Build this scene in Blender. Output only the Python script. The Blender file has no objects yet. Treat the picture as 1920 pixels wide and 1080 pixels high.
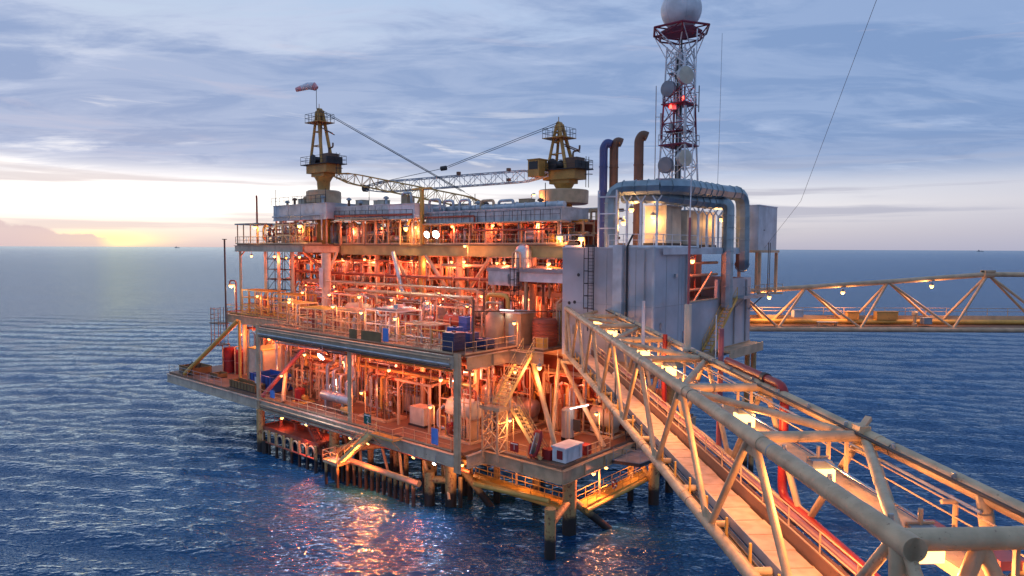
import bpy, math, random
import numpy as np
from mathutils import Vector
R = random.Random(11)
SC = bpy.context.scene
COL = SC.collection
rad = math.radians

# ------------------------------------------------------------------ frames
class Frame:
    def __init__(s, o, x, y):
        s.o = np.array(o, float); x = np.array(x, float); y = np.array(y, float)
        s.M = np.stack([x / np.linalg.norm(x), y / np.linalg.norm(y), np.array([0, 0, 1.])])
        s.flip = np.linalg.det(s.M) < 0
    def w(s, p): return np.array(p, float) @ s.M + s.o
WD = Frame((0, 0, 0), (1, 0, 0), (0, 1, 0))
PL = Frame((-4.4, 61, 0), (-.761, .649, 0), (.649, .761, 0))     # platform: u along the long side, v into the deck
BR = Frame((0, 0, 0), (.9988, .0484, 0), (-.0484, .9988, 0))     # footbridge: x across, y along

# ------------------------------------------------------------------ mesh builder
def V3(p): return np.array(p, float)
def nrm(v):
    n = np.linalg.norm(v); return v / n if n > 1e-9 else v
def basis(d):
    d = nrm(d); h = V3((0, 0, 1)) if abs(d[2]) < .95 else V3((1, 0, 0))
    s = nrm(np.cross(d, h)); return s, nrm(np.cross(s, d))
class MB:
    def __init__(s, fr=PL): s.v = []; s.f = []; s.fr = fr
    def _add(s, vs, fs):
        n = len(s.v); s.v += [tuple(x) for x in vs]; s.f += [tuple(i + n for i in f) for f in fs]; return s
    def box(s, x0, x1, y0, y1, z0, z1):
        vs = [(x, y, z) for z in (z0, z1) for x, y in ((x0, y0), (x1, y0), (x1, y1), (x0, y1))]
        return s._add(vs, [(3, 2, 1, 0), (4, 5, 6, 7), (0, 1, 5, 4), (1, 2, 6, 5), (2, 3, 7, 6), (3, 0, 4, 7)])
    def cbox(s, c, sx, sy, sz):   # c = centre of the bottom
        return s.box(c[0] - sx / 2, c[0] + sx / 2, c[1] - sy / 2, c[1] + sy / 2, c[2], c[2] + sz)
    def bar(s, p, q, w, h=None):
        p, q = V3(p), V3(q); h = w if h is None else h
        a, b = basis(q - p); a = a * w / 2; b = b * h / 2
        vs = [o + i * a + j * b for o in (p, q) for i, j in ((-1, -1), (1, -1), (1, 1), (-1, 1))]
        return s._add(vs, [(0, 1, 2, 3), (7, 6, 5, 4), (4, 5, 1, 0), (5, 6, 2, 1), (6, 7, 3, 2), (7, 4, 0, 3)])
    def ibeam(s, p, q, h, w, t=.06):
        p, q = V3(p), V3(q); z = V3((0, 0, 1))
        s.bar(p, q, t, h - 2 * t); s.bar(p + z * (h / 2 - t / 2), q + z * (h / 2 - t / 2), w, t)
        return s.bar(p - z * (h / 2 - t / 2), q - z * (h / 2 - t / 2), w, t)
    def rings(s, cs, n, cap=True, closed=False):   # cs: list of (centre, a, b, ra, rb)
        vs = []; fs = []
        for c, a, b, r in cs:
            for k in range(n):
                t = 2 * math.pi * k / n
                vs.append(c + a * (r * math.cos(t)) + b * (r * math.sin(t)))
        m = len(cs)
        for i in range(m if closed else m - 1):
            j = (i + 1) % m
            for k in range(n):
                l = (k + 1) % n; fs.append((i * n + k, j * n + k, j * n + l, i * n + l))
        if cap and not closed:
            fs.append(tuple(range(n))); fs.append(tuple((m - 1) * n + k for k in reversed(range(n))))
        return s._add(vs, fs)
    def tube(s, pts, r, n=8, bend=None, cap=True):
        pts = [V3(p) for p in pts]
        if bend is None: bend = 2.2 * r
        if len(pts) > 2 and bend > 0:
            out = [pts[0]]
            for i in range(1, len(pts) - 1):
                p, c, q = pts[i - 1], pts[i], pts[i + 1]
                d1, d2 = nrm(p - c), nrm(q - c)
                b = min(bend, .45 * np.linalg.norm(p - c), .45 * np.linalg.norm(q - c))
                A, B = c + d1 * b, c + d2 * b
                for t in (0, .25, .5, .75, 1): out.append((1 - t) ** 2 * A + 2 * t * (1 - t) * c + t * t * B)
            out.append(pts[-1]); pts = out
        cs = []; a = None
        for i, p in enumerate(pts):
            d = nrm(nrm(pts[min(i + 1, len(pts) - 1)] - p) + nrm(p - pts[max(i - 1, 0)]))
            if a is None: a, b = basis(d)
            else:
                a = nrm(a - d * np.dot(a, d)); b = np.cross(a, d)
            cs.append((p, a, b, r))
        return s.rings(cs, n, cap)
    def lathe(s, p, d, prof, n=14):
        p = V3(p); d = nrm(V3(d)); a, b = basis(d)
        return s.rings([(p + d * t, a, b, max(r, .002)) for t, r in prof], n)
    def flange(s, p, d, r, t=.06): return s.lathe(p, d, [(-t / 2, r), (t / 2, r)], 10)
    def ring(s, c, d, R_, r, n=20, m=6):
        c = V3(c); d = nrm(V3(d)); a, b = basis(d); cs = []
        for k in range(n):
            t = 2 * math.pi * k / n; o = a * math.cos(t) + b * math.sin(t)
            cs.append((c + o * R_, o, d, r))
        return s.rings(cs, m, False, True)
    def prism(s, poly, z0, z1):
        n = len(poly); vs = [(x, y, z) for z in (z0, z1) for x, y in poly]
        return s._add(vs, [tuple(reversed(range(n))), tuple(range(n, 2 * n))] + [(i, (i + 1) % n, n + (i + 1) % n, n + i) for i in range(n)])
    def vessel(s, p, q, r, n=18):   # domed cylinder
        p, q = V3(p), V3(q); L = np.linalg.norm(q - p); h = min(.45 * r, L * .3)
        prof = [(h - h * math.cos(t), r * math.sin(t)) for t in (.05, .4, .8, 1.2, math.pi / 2)]
        return s.lathe(p, q - p, prof + [(L - a, b) for a, b in reversed(prof)], n)

MESHN = [0]
def to_mesh(name, mb, base, mat):
    v = np.array(mb.v, float) @ mb.fr.M + mb.fr.o - np.array(base)
    f = [tuple(reversed(x)) for x in mb.f] if mb.fr.flip else mb.f
    me = bpy.data.meshes.new(name); me.from_pydata(v.tolist(), [], f)
    me.polygons.foreach_set('use_smooth', [True] * len(f)); me.set_sharp_from_angle(angle=rad(38))
    me.materials.append(mat); return me
BASE = {}
def thing(name, label, cat, base, group=None, fr=PL):
    o = bpy.data.objects.new(name, None); COL.objects.link(o); b = fr.w(base)
    o.location = b; o.empty_display_size = .3
    o['label'] = label; o['category'] = cat; o['kind'] = 'thing'
    if group: o['group'] = group
    BASE[o.name] = b; return o
def part(root, name, mb, mat, label=None, kind=None):
    b = BASE[root.name]; o = bpy.data.objects.new(name, to_mesh(name, mb, b, mat)); COL.objects.link(o)
    o.parent = root; BASE[o.name] = b
    if label: o['label'] = label
    if kind: o['kind'] = kind
    return o
def mono(name, label, cat, mb, mat, group=None, kind='thing'):
    v = np.array(mb.v, float) @ mb.fr.M + mb.fr.o
    b = np.array([(v[:, 0].min() + v[:, 0].max()) / 2, (v[:, 1].min() + v[:, 1].max()) / 2, v[:, 2].min()])
    o = bpy.data.objects.new(name, to_mesh(name, mb, b, mat)); COL.objects.link(o); o.location = b; BASE[o.name] = b
    o['label'] = label; o['kind'] = kind
    if kind == 'thing': o['category'] = cat
    if group: o['group'] = group
    return o

# ------------------------------------------------------------------ materials
def newmat(name):
    m = bpy.data.materials.new(name); m.use_nodes = True
    nt = m.node_tree; return m, nt, nt.nodes['Principled BSDF']
def nd(nt, typ, ins=None, **kw):
    n = nt.nodes.new(typ)
    for k, v in kw.items(): setattr(n, k, v)
    for k, v in (ins or {}).items():
        if hasattr(v, 'links') or isinstance(v, bpy.types.NodeSocket): nt.links.new(v, n.inputs[k])
        else: n.inputs[k].default_value = v
    return n
def mth(nt, op, a, b=0., c=0., clamp=False): return nd(nt, 'ShaderNodeMath', {0: a, 1: b, 2: c}, operation=op, use_clamp=clamp).outputs[0]
def mixc(nt, f, a, b):
    n = nd(nt, 'ShaderNodeMix', data_type='RGBA')
    for s, v in ((0, f), (6, a), (7, b)):
        if isinstance(v, bpy.types.NodeSocket): nt.links.new(v, n.inputs[s])
        else: n.inputs[s].default_value = v if s == 0 else (*v[:3], 1)
    return n.outputs[2]
def step(nt, v, a, b): return nd(nt, 'ShaderNodeMapRange', {0: v, 1: a, 2: b, 3: 0., 4: 1.}, interpolation_type='SMOOTHSTEP').outputs[0]
def paint(name, col, rough=.5, metal=0., rust=.25, rustcol=(.13, .05, .02), sc=1.0, bump=.0, streak=0.):
    m, nt, b = newmat(name)
    g = nd(nt, 'ShaderNodeNewGeometry').outputs['Position']
    n1 = nd(nt, 'ShaderNodeTexNoise', {'Vector': g, 'Scale': .7 * sc, 'Detail': 4.}).outputs[0]
    n2 = nd(nt, 'ShaderNodeTexNoise', {'Vector': g, 'Scale': 3.5 * sc, 'Detail': 6., 'Roughness': .65}).outputs[0]
    c1 = mixc(nt, step(nt, n1, .3, .7), [x * .8 for x in col], [min(1, x * 1.15) for x in col])
    f = mth(nt, 'MULTIPLY', step(nt, n2, .66 - .16 * rust, .76 - .1 * rust), min(1, rust * 2.2))
    if streak:
        mp = nd(nt, 'ShaderNodeMapping', {'Vector': g, 'Scale': (1.6, 1.6, .12)}).outputs[0]
        n3 = nd(nt, 'ShaderNodeTexNoise', {'Vector': mp, 'Scale': 1.5, 'Detail': 5.}).outputs[0]
        f = mth(nt, 'MAXIMUM', f, mth(nt, 'MULTIPLY', step(nt, n3, .52, .75), streak))
    c = mixc(nt, f, c1, rustcol)
    nt.links.new(c, b.inputs['Base Color']); b.inputs['Roughness'].default_value = rough; b.inputs['Metallic'].default_value = metal
    if bump:
        bn = nd(nt, 'ShaderNodeBump', {'Height': n2, 'Strength': bump, 'Distance': .05}); nt.links.new(bn.outputs[0], b.inputs['Normal'])
    return m
def glow(name, col, s):
    m, nt, b = newmat(name); b.inputs['Base Color'].default_value = (*col, 1)
    b.inputs['Emission Color'].default_value = (*col, 1); b.inputs['Emission Strength'].default_value = s
    m.cycles.emission_sampling = 'NONE'; return m
M = {}
M['cream'] = paint('cream_steel', (.62, .42, .25), .5, 0, .30, sc=1.2)
M['bridge'] = paint('bridge_paint', (.54, .40, .24), .5, 0, .36, (.17, .085, .045), sc=2.2, bump=.3, streak=.22)
M['yellow'] = paint('yellow_steel', (.66, .40, .09), .5, 0, .28)
M['crane'] = paint('crane_orange', (.55, .29, .07), .55, 0, .5)
M['galv'] = paint('galvanised', (.47, .50, .53), .42, .55, .1, sc=2)
M['silver'] = paint('clad_pipe', (.60, .60, .60), .35, .75, .06, sc=2)
M['grey'] = paint('grey_paint', (.33, .35, .37), .55, 0, .15)
M['pale'] = paint('pale_paint', (.58, .60, .63), .5, 0, .12, (.3, .24, .18), streak=.15)
M['wall'] = paint('wall_paint', (.47, .48, .52), .6, 0, .08, (.27, .25, .24), sc=.4, streak=.12)
M['redox'] = paint('red_primer', (.36, .09, .05), .55, 0, .2)
M['brown'] = paint('brown_pipe', (.20, .10, .06), .6, 0, .35)
M['sockpink'] = paint('sock_pink', (.85, .42, .42), .7, 0, 0)
M['sock'] = paint('sock_white', (.9, .84, .86), .7, 0, 0)
M['stair'] = paint('stair_yellow', (.80, .58, .24), .5, 0, .12)
M['ochre'] = paint('ochre_steel', (.52, .38, .15), .55, 0, .25)
M['dishdark'] = paint('dish_grey', (.24, .26, .30), .5, 0, .1)
M['dark'] = paint('dark_steel', (.045, .042, .045), .55, .2, .2)
M['deck'] = paint('deck_plate', (.21, .12, .075), .6, 0, .5, (.12, .06, .035), sc=.8)
M['girder'] = paint('girder_grey', (.56, .48, .37), .55, 0, .35, streak=.3)
M['white'] = paint('white_paint', (.78, .78, .80), .45, 0, .08, streak=.1)
M['offwhite'] = paint('tank_cream', (.66, .58, .45), .5, 0, .1)
M['blue'] = paint('blue_paint', (.02, .10, .42), .45, 0, .1)
M['navy'] = paint('navy_plastic', (.03, .05, .14), .35, 0, .05)
M['purple'] = paint('stack_blue', (.07, .09, .24), .5, .1, .2)
M['red'] = paint('red_paint', (.32, .022, .022), .45, 0, .15)
M['towerred'] = paint('tower_red', (.22, .022, .05), .5, 0, .1)
M['mauve'] = paint('mauve_pipe', (.30, .13, .17), .45, 0, .2)
M['tan'] = paint('tan_paint', (.44, .30, .18), .5, 0, .25)
M['pinkred'] = paint('faded_red', (.42, .12, .13), .45, 0, .3)
M['green'] = paint('sign_green', (.0, .12, .09), .4, 0, 0)
M['signblue'] = paint('sign_blue', (.12, .28, .75), .4, 0, 0)
M['timber'] = paint('crate_board', (.24, .15, .06), .7, 0, .3)
M['rope'] = paint('wire_rope', (.05, .05, .06), .5, .3, 0)
M['duct'] = paint('duct_sheet', (.30, .37, .40), .36, .6, .1, sc=1.2, bump=.1)
M['warm'] = glow('lamp_orange', (1, .52, .14), 5)
M['warmsoft'] = glow('lamp_amber', (1, .5, .15), 4)
M['cool'] = glow('lamp_white', (.95, 1, .97), 30)
M['tubewhite'] = glow('tube_white', (.9, .93, 1), 5)
M['beacon'] = glow('beacon_red', (1, .06, .04), 8)
m, nt, b = newmat('pile_steel'); M['pile'] = m      # paint above, marine growth at the waterline
g = nd(nt, 'ShaderNodeNewGeometry').outputs['Position']; sx = nd(nt, 'ShaderNodeSeparateXYZ', {0: g})
n1 = nd(nt, 'ShaderNodeTexNoise', {'Vector': g, 'Scale': 1.4, 'Detail': 5.}).outputs[0]
n2 = nd(nt, 'ShaderNodeTexNoise', {'Vector': g, 'Scale': 4., 'Detail': 6.}).outputs[0]
e = mth(nt, 'ADD', sx.outputs[2], mth(nt, 'MULTIPLY', n1, 1.4))
c = mixc(nt, step(nt, n2, .5, .66), (.50, .33, .13), (.26, .11, .05))
c = mixc(nt, step(nt, e, 2.7, 2.0), c, (.022, .018, .016)); nt.links.new(c, b.inputs['Base Color']); b.inputs['Roughness'].default_value = .6
m, nt, b = newmat('walkway_plank'); M['plank'] = m
g = nd(nt, 'ShaderNodeNewGeometry').outputs['Position']; n1 = nd(nt, 'ShaderNodeTexNoise', {'Vector': g, 'Scale': 2.2, 'Detail': 6.}).outputs[0]
c = mixc(nt, step(nt, n1, .35, .7), (.66, .46, .37), (.50, .34, .26)); nt.links.new(c, b.inputs['Base Color']); b.inputs['Roughness'].default_value = .65
PIPES = ['cream'] * 5 + ['galv'] * 3 + ['silver'] * 2 + ['redox'] * 5 + ['yellow'] * 2 + ['brown'] * 2
def pm(): return M[R.choice(PIPES)]

# ------------------------------------------------------------------ lamps
ORANGE = (1, .36, .12)
DEEP = (1, .185, .085)
def point(name, p, col, W, parent=None, fr=PL, r=.3):
    l = bpy.data.lights.new(name, 'POINT'); l.energy = W; l.color = col; l.shadow_soft_size = r
    o = bpy.data.objects.new(name, l); COL.objects.link(o); w = fr.w(p)
    if parent: o.parent = parent; w = w - BASE[parent.name]
    o.location = w; return o
def lamp_hang(p, label, group, W=300, col=ORANGE, fr=PL, s=1., glass='warm', up=.35):
    """bulkhead lamp under a deck: p is the glass centre"""
    p = V3(p); t = thing('deck_lamp', label, 'lamp', p + (0, 0, up), group, fr)
    part(t, 'bracket', MB(fr).tube([p + (0, 0, up + .25), p + (0, 0, .1)], .035), M['galv'])
    part(t, 'housing', MB(fr).lathe(p + (0, 0, .28 * s), (0, 0, -1), [(0, .05 * s), (.05 * s, .14 * s), (.22 * s, .2 * s), (.24 * s, .2 * s)]), M['grey'])
    part(t, 'glass', MB(fr).lathe(p + (0, 0, .04 * s), (0, 0, -1), [(0, .17 * s), (.12 * s, .17 * s), (.22 * s, .1 * s), (.25 * s, .03 * s)], 12), M[glass])
    point('lamp_light', p + (0, 0, -.45), col, W, t, fr); return t
def lamp_post(p, h, label, group=None, W=250, col=ORANGE, fr=PL, d=(0, -1), glass='warm', s=1.):
    p = V3(p); d = V3((d[0], d[1], 0)); t = thing('lamp_post', label, 'lamp', p, group, fr); q = p + (0, 0, h)
    part(t, 'pole', MB(fr).tube([p, q, q + d * .5], .045, 8, .25), M['cream'])
    part(t, 'housing', MB(fr).lathe(q + d * .5 + (0, 0, .12), (0, 0, -1), [(0, .05), (.05, .15 * s), (.16, .2 * s), (.18, .2 * s)]), M['grey'])
    part(t, 'glass', MB(fr).lathe(q + d * .5 + (0, 0, -.05), (0, 0, -1), [(0, .18 * s), (.14 * s, .16 * s), (.22 * s, .04)], 12), M[glass])
    point('lamp_light', q + d * .6 + (0, 0, -.5), col, W, t, fr); return t
def flood(p, d, label, group=None, W=600, col=(.9, .95, 1), fr=PL, glass='cool', s=1., mount=.5):
    """floodlight: p = glass centre, d = aim"""
    p = V3(p); d = nrm(V3(d)); t = thing('floodlight', label, 'lamp', p - d * .2 - (0, 0, mount), group, fr)
    part(t, 'bracket', MB(fr).tube([p - d * .25 - (0, 0, mount), p - d * .25], .04), M['galv'])
    part(t, 'housing', MB(fr).lathe(p - d * .34, d, [(0, .12 * s), (.06, .2 * s), (.28, .32 * s), (.33, .34 * s)], 16), M['grey'])
    part(t, 'glass', MB(fr).lathe(p - d * .0, d, [(0, .31 * s), (.05, .28 * s), (.08, .1 * s)], 16), M[glass])
    l = bpy.data.lights.new('flood_light', 'SPOT'); l.energy = W; l.color = col; l.shadow_soft_size = .3 * s; l.spot_size = rad(150); l.spot_blend = .6
    o = bpy.data.objects.new('flood_light', l); COL.objects.link(o); o.parent = t; o.location = fr.w(p + d * .45) - BASE[t.name]
    o.rotation_euler = Vector(tuple(-(d @ fr.M))).to_track_quat('Z', 'Y').to_euler(); return t

# ------------------------------------------------------------------ rails and stairs
def rails(pts, label, mat='yellow', h=1.1, sp=1.6, fr=PL, group=None, name='handrail', r=.03, toe=True):
    pts = [V3(p) for p in pts]; t = thing(name, label, 'handrail', pts[0], group, fr); z = V3((0, 0, 1))
    part(t, 'top_rail', MB(fr).tube([p + z * h for p in pts], r, 6, .0), M[mat])
    part(t, 'mid_rail', MB(fr).tube([p + z * h * .55 for p in pts], r * .8, 6, .0), M[mat])
    if toe:
        tb = MB(fr)
        for a, b in zip(pts, pts[1:]): tb.bar(a + z * .08, b + z * .08, .012, .15)
        part(t, 'toe_board', tb, M[mat])
    for a, b in zip(pts, pts[1:]):
        n = max(1, round(np.linalg.norm(b - a) / sp))
        for k in range(n + 1):
            if k == n and b is not pts[-1]: continue
            c = a + (b - a) * k / n; part(t, 'post', MB(fr).tube([c, c + z * h], r * 1.05, 6), M[mat])
    return t
def stairs(p, q, w, label, n=14, mat='yellow', fr=PL, rail=True):
    """p foot, q head; treads w wide across"""
    p, q = V3(p), V3(q); d = q - p; hd = nrm(V3((d[0], d[1], 0))); s = V3((-hd[1], hd[0], 0)) * w / 2; z = V3((0, 0, 1))
    t = thing('stairway', label, 'stairs', p, None, fr)
    for k in (-1, 1): part(t, 'stringer', MB(fr).bar(p + s * k, q + s * k, .08, .34), M[mat])
    for k in range(n):
        c = p + d * (k + .5) / n; part(t, 'tread', MB(fr).bar(c - s * .96, c + s * .96, .28, .06), M[mat])
    if rail:
        for k in (-1, 1):
            mb = MB(fr).tube([p + s * k + z * 1.0, q + s * k + z * 1.0], .03, 6).tube([p + s * k + z * .55, q + s * k + z * .55], .024, 6)
            for j in range(5):
                c = p + d * j / 4 + s * k; mb.tube([c, c + z], .03, 6)
            part(t, 'handrail', mb, M[mat])
    return t
def ladder(p, h, label, mat='dark', fr=PL, ax=(1, 0), out=(0, -1), w=.5, cage=True, name='caged_ladder'):
    p = V3(p); s = V3((ax[0], ax[1], 0)) * w / 2; o = V3((out[0], out[1], 0)); z = V3((0, 0, 1)); t = thing(name, label, 'ladder', p, None, fr)
    for k in (-1, 1): part(t, 'stile', MB(fr).bar(p + s * k, p + s * k + z * (h + 1), .06), M[mat])
    mb = MB(fr)
    for k in range(int(h / .3)): mb.tube([p - s + z * (.2 + .3 * k), p + s + z * (.2 + .3 * k)], .018, 5)
    part(t, 'rungs', mb, M[mat])
    if cage:
        mb = MB(fr); c0 = [(-1, 0), (-1.5, .9), (-.75, 1.6), (.75, 1.6), (1.5, .9), (1, 0)]
        for k in range(1, int(h / 1.1) + 1):
            mb.tube([p + s * a + o * (b * .5) + z * (1.1 * k + 1) for a, b in c0], .03, 5, 0)
        for a, b in c0[1:-1]: mb.bar(p + s * a + o * (b * .5) + z * 2.1, p + s * a + o * (b * .5) + z * (h + 1), .04, .02)
        part(t, 'cage', mb, M[mat])
    return t
def text(root, s, size, loc, rz, mat):
    cu = bpy.data.curves.new('lettering', 'FONT'); cu.body = s; cu.size = size; cu.align_x = 'CENTER'; cu.align_y = 'CENTER'; cu.extrude = .004
    o = bpy.data.objects.new('lettering', cu); COL.objects.link(o); dg = bpy.context.evaluated_depsgraph_get()
    me = bpy.data.meshes.new_from_object(o.evaluated_get(dg)); COL.objects.unlink(o); bpy.data.objects.remove(o)
    me.materials.clear(); me.materials.append(mat); t = bpy.data.objects.new('lettering', me); COL.objects.link(t)
    t.parent = root; t.location = Vector(loc) - Vector(BASE[root.name]); t.rotation_euler = (rad(90), 0, rz); BASE[t.name] = BASE[root.name]; return t
def cage(root, u, v, z, a, b, h=1.1, mat='dark', name='guard_rail', fr=PL):
    mb = MB(fr); c = [(u - a, v - b, z), (u + a, v - b, z), (u + a, v + b, z), (u - a, v + b, z)]; c = [V3(x) for x in c]
    for k in range(4):
        p, q = c[k], c[(k + 1) % 4]
        for f in (.5, 1): mb.tube([p + (0, 0, h * f), q + (0, 0, h * f)], .03, 5)
        for t in np.arange(0, 1, .25): mb.tube([p + (q - p) * t, p + (q - p) * t + (0, 0, h)], .03, 5)
    part(root, name, mb, M[mat])
#@@MAIN
# ================================================================== CAMERA
cam = bpy.data.cameras.new('Camera'); cam.lens = 24; cam.sensor_width = 36; cam.clip_end = 60000; cam.clip_start = .1
co = bpy.data.objects.new('Camera', cam); COL.objects.link(co); co.location = (0, 0, 25)
from mathutils import Matrix
pit, rol = math.atan(75 / 1280), math.atan(8.5 / 1920)
co.rotation_euler = (Matrix.Rotation(rad(90) - pit, 3, 'X') @ Matrix.Rotation(rol, 3, 'Z')).to_euler()
SC.camera = co

# ================================================================== SKY
SUN_AZ, SUN_EL = rad(-30.7), rad(1.5)
w = bpy.data.worlds.new('World'); SC.world = w; w.use_nodes = True; nt = w.node_tree
for n in list(nt.nodes): nt.nodes.remove(n)
out = nd(nt, 'ShaderNodeOutputWorld')
D = nd(nt, 'ShaderNodeTexCoord').outputs['Generated']; sp = nd(nt, 'ShaderNodeSeparateXYZ', {0: D})
X, Y, Z = sp.outputs[0], sp.outputs[1], sp.outputs[2]
zc = mth(nt, 'MAXIMUM', Z, 0.)
az = mth(nt, 'ARCTAN2', X, Y)                          # 0 straight ahead, + to the east
dz_ = mth(nt, 'SUBTRACT', az, SUN_AZ)
def gauss(v, s): return mth(nt, 'EXPONENT', mth(nt, 'MULTIPLY', mth(nt, 'MULTIPLY', v, v), -1. / (s * s)))
side = gauss(dz_, .85)                                 # nearness to the sunset azimuth
def ramp(v, pts):
    n = nd(nt, 'ShaderNodeValToRGB', {0: v}); e = n.color_ramp.elements
    while len(e) < len(pts): e.new(.5)
    for x, (p, c) in zip(e, pts): x.position = p; x.color = (*c, 1)
    return n.outputs[0]
sky = nd(nt, 'ShaderNodeTexSky', sky_type='NISHITA', sun_disc=False, sun_elevation=SUN_EL, sun_rotation=SUN_AZ)
nish = nd(nt, 'ShaderNodeMix', {'B': 0.} if False else {}, data_type='RGBA', blend_type='MULTIPLY'); nish.inputs[0].default_value = 1
nt.links.new(sky.outputs[0], nish.inputs[6]); nish.inputs[7].default_value = (.10, .10, .10, 1)
zz = mth(nt, 'MULTIPLY', zc, 2.0, clamp=True)
clear = ramp(zz, [(0, (.40, .42, .56)), (.04, (.45, .45, .57)), (.12, (.53, .53, .62)), (.22, (.47, .54, .70)), (.36, (.40, .55, .80)), (.6, (.33, .50, .80)), (1, (.27, .43, .72))])
clear_w = ramp(zz, [(0, (.66, .55, .56)), (.05, (.98, .88, .78)), (.12, (1.42, 1.36, 1.28)), (.20, (1.05, 1.03, 1.03)), (.40, (.62, .68, .80)), (.75, (.42, .56, .78)), (1, (.26, .38, .62))])
base = mixc(nt, side, clear, clear_w)
# cloud sheet on a plane high above
inv = mth(nt, 'DIVIDE', 1., mth(nt, 'ADD', zc, .10))
P = nd(nt, 'ShaderNodeCombineXYZ', {0: mth(nt, 'MULTIPLY', X, inv), 1: mth(nt, 'MULTIPLY', Y, inv), 2: 0.}).outputs[0]
mp = nd(nt, 'ShaderNodeMapping', {'Vector': P, 'Rotation': (0, 0, rad(-14)), 'Scale': (.55, 1.15, 1), 'Location': (1.7, .35, 0)}).outputs[0]
n1 = nd(nt, 'ShaderNodeTexNoise', {'Vector': mp, 'Scale': 1.25, 'Detail': 11., 'Roughness': .62, 'Distortion': .35}).outputs[0]
n2 = nd(nt, 'ShaderNodeTexNoise', {'Vector': mp, 'Scale': 3.6, 'Detail': 8., 'Roughness': .6, 'Distortion': .6}).outputs[0]
bank = gauss(mth(nt, 'SUBTRACT', Z, .165), .085)       # the heavier bank above the bright strip
dens = mth(nt, 'ADD', mth(nt, 'ADD', mth(nt, 'ADD', n1, .04), mth(nt, 'MULTIPLY', n2, .56)), mth(nt, 'MULTIPLY', bank, .12))
dens = mth(nt, 'ADD', dens, mth(nt, 'MULTIPLY', mth(nt, 'SUBTRACT', az, .1), .07))
cov = step(nt, dens, .55, .80)
lowfade = step(nt, Z, .075, .125)
cov = mth(nt, 'MULTIPLY', cov, lowfade)
thick = step(nt, dens, .66, .90)
cl_lit = mixc(nt, side, (.36, .48, .73), (.54, .61, .79))
cl_dark = mixc(nt, side, (.18, .295, .54), (.26, .36, .59))
n6 = nd(nt, 'ShaderNodeTexNoise', {'Vector': mp, 'Scale': 2.3, 'Detail': 8., 'Roughness': .6, 'Distortion': .8}).outputs[0]
thick = mth(nt, 'ADD', mth(nt, 'MULTIPLY', thick, .62), mth(nt, 'MULTIPLY', step(nt, n6, .40, .62), .45), clamp=True)
cloud = mixc(nt, thick, cl_lit, cl_dark)
c = mixc(nt, mth(nt, 'MULTIPLY', cov, .93), base, cloud)
# pinkish thin streaks and white breaks
mp2 = nd(nt, 'ShaderNodeCombineXYZ', {0: mth(nt, 'MULTIPLY', az, 3.2), 1: mth(nt, 'ADD', mth(nt, 'MULTIPLY', Z, 34.), mth(nt, 'MULTIPLY', az, 1.2)), 2: 3.}).outputs[0]
n3 = nd(nt, 'ShaderNodeTexNoise', {'Vector': mp2, 'Scale': 1., 'Detail': 7., 'Roughness': .6, 'Distortion': .5}).outputs[0]
brk = mth(nt, 'MULTIPLY', mth(nt, 'MULTIPLY', step(nt, n3, .60, .72), side), gauss(mth(nt, 'SUBTRACT', Z, .12), .075))
c = mixc(nt, mth(nt, 'MULTIPLY', brk, .85), c, (1.05, 1.0, .98))
pink = mth(nt, 'MULTIPLY', step(nt, n3, .42, .34), gauss(mth(nt, 'SUBTRACT', Z, .2), .12))
c = mixc(nt, mth(nt, 'MULTIPLY', pink, .20), c, (.68, .60, .68))
# grey bars lying across the bright strip
mp3 = nd(nt, 'ShaderNodeCombineXYZ', {0: mth(nt, 'MULTIPLY', az, 2.1), 1: mth(nt, 'MULTIPLY', Z, 46.), 2: 9.3}).outputs[0]
n4 = nd(nt, 'ShaderNodeTexNoise', {'Vector': mp3, 'Scale': 1., 'Detail': 6., 'Roughness': .55, 'Distortion': .3}).outputs[0]
bar = mth(nt, 'MULTIPLY', step(nt, n4, .45, .60), gauss(mth(nt, 'SUBTRACT', Z, .06), .05))
c = mixc(nt, mth(nt, 'MULTIPLY', bar, .88), c, mixc(nt, side, (.42, .44, .56), (.58, .54, .58)))
# warm glow at the horizon under the hidden sun, and hazy horizon
gl = mth(nt, 'MULTIPLY', gauss(mth(nt, 'SUBTRACT', az, SUN_AZ), .058), gauss(mth(nt, 'SUBTRACT', Z, .008), .011))
gl = mth(nt, 'MULTIPLY', gl, mth(nt, 'ADD', .35, step(nt, n4, .62, .42)))
c = mixc(nt, mth(nt, 'MULTIPLY', gl, .7, clamp=True), c, (1.5, 1.2, .5))
# a low far cumulus on the horizon west of the glow
n5 = nd(nt, 'ShaderNodeTexNoise', {'Vector': nd(nt, 'ShaderNodeCombineXYZ', {0: mth(nt, 'MULTIPLY', az, 26.), 1: mth(nt, 'MULTIPLY', Z, 40.), 2: 1.}).outputs[0], 'Scale': 1., 'Detail': 6.}).outputs[0]
top = mth(nt, 'ADD', mth(nt, 'MULTIPLY', mth(nt, 'SUBTRACT', -.50, az), .22), mth(nt, 'MULTIPLY', mth(nt, 'SUBTRACT', n5, .5), .03))
cum = mth(nt, 'MULTIPLY', step(nt, mth(nt, 'SUBTRACT', mth(nt, 'MINIMUM', top, .045), Z), -.001, .003), step(nt, az, -.52, -.55))
c = mixc(nt, mth(nt, 'MULTIPLY', cum, .85), c, (.62, .53, .56))
full = nd(nt, 'ShaderNodeMix', data_type='RGBA'); full.inputs[0].default_value = .96
nt.links.new(nish.outputs[2], full.inputs[6]); nt.links.new(c, full.inputs[7])
bg = nd(nt, 'ShaderNodeBackground', {0: full.outputs[2], 1: 1.08}); nt.links.new(bg.outputs[0], out.inputs[0])
sl = bpy.data.lights.new('Sun', 'SUN'); sl.energy = .12; sl.angle = rad(35); sl.color = (1, .72, .45)
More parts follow.
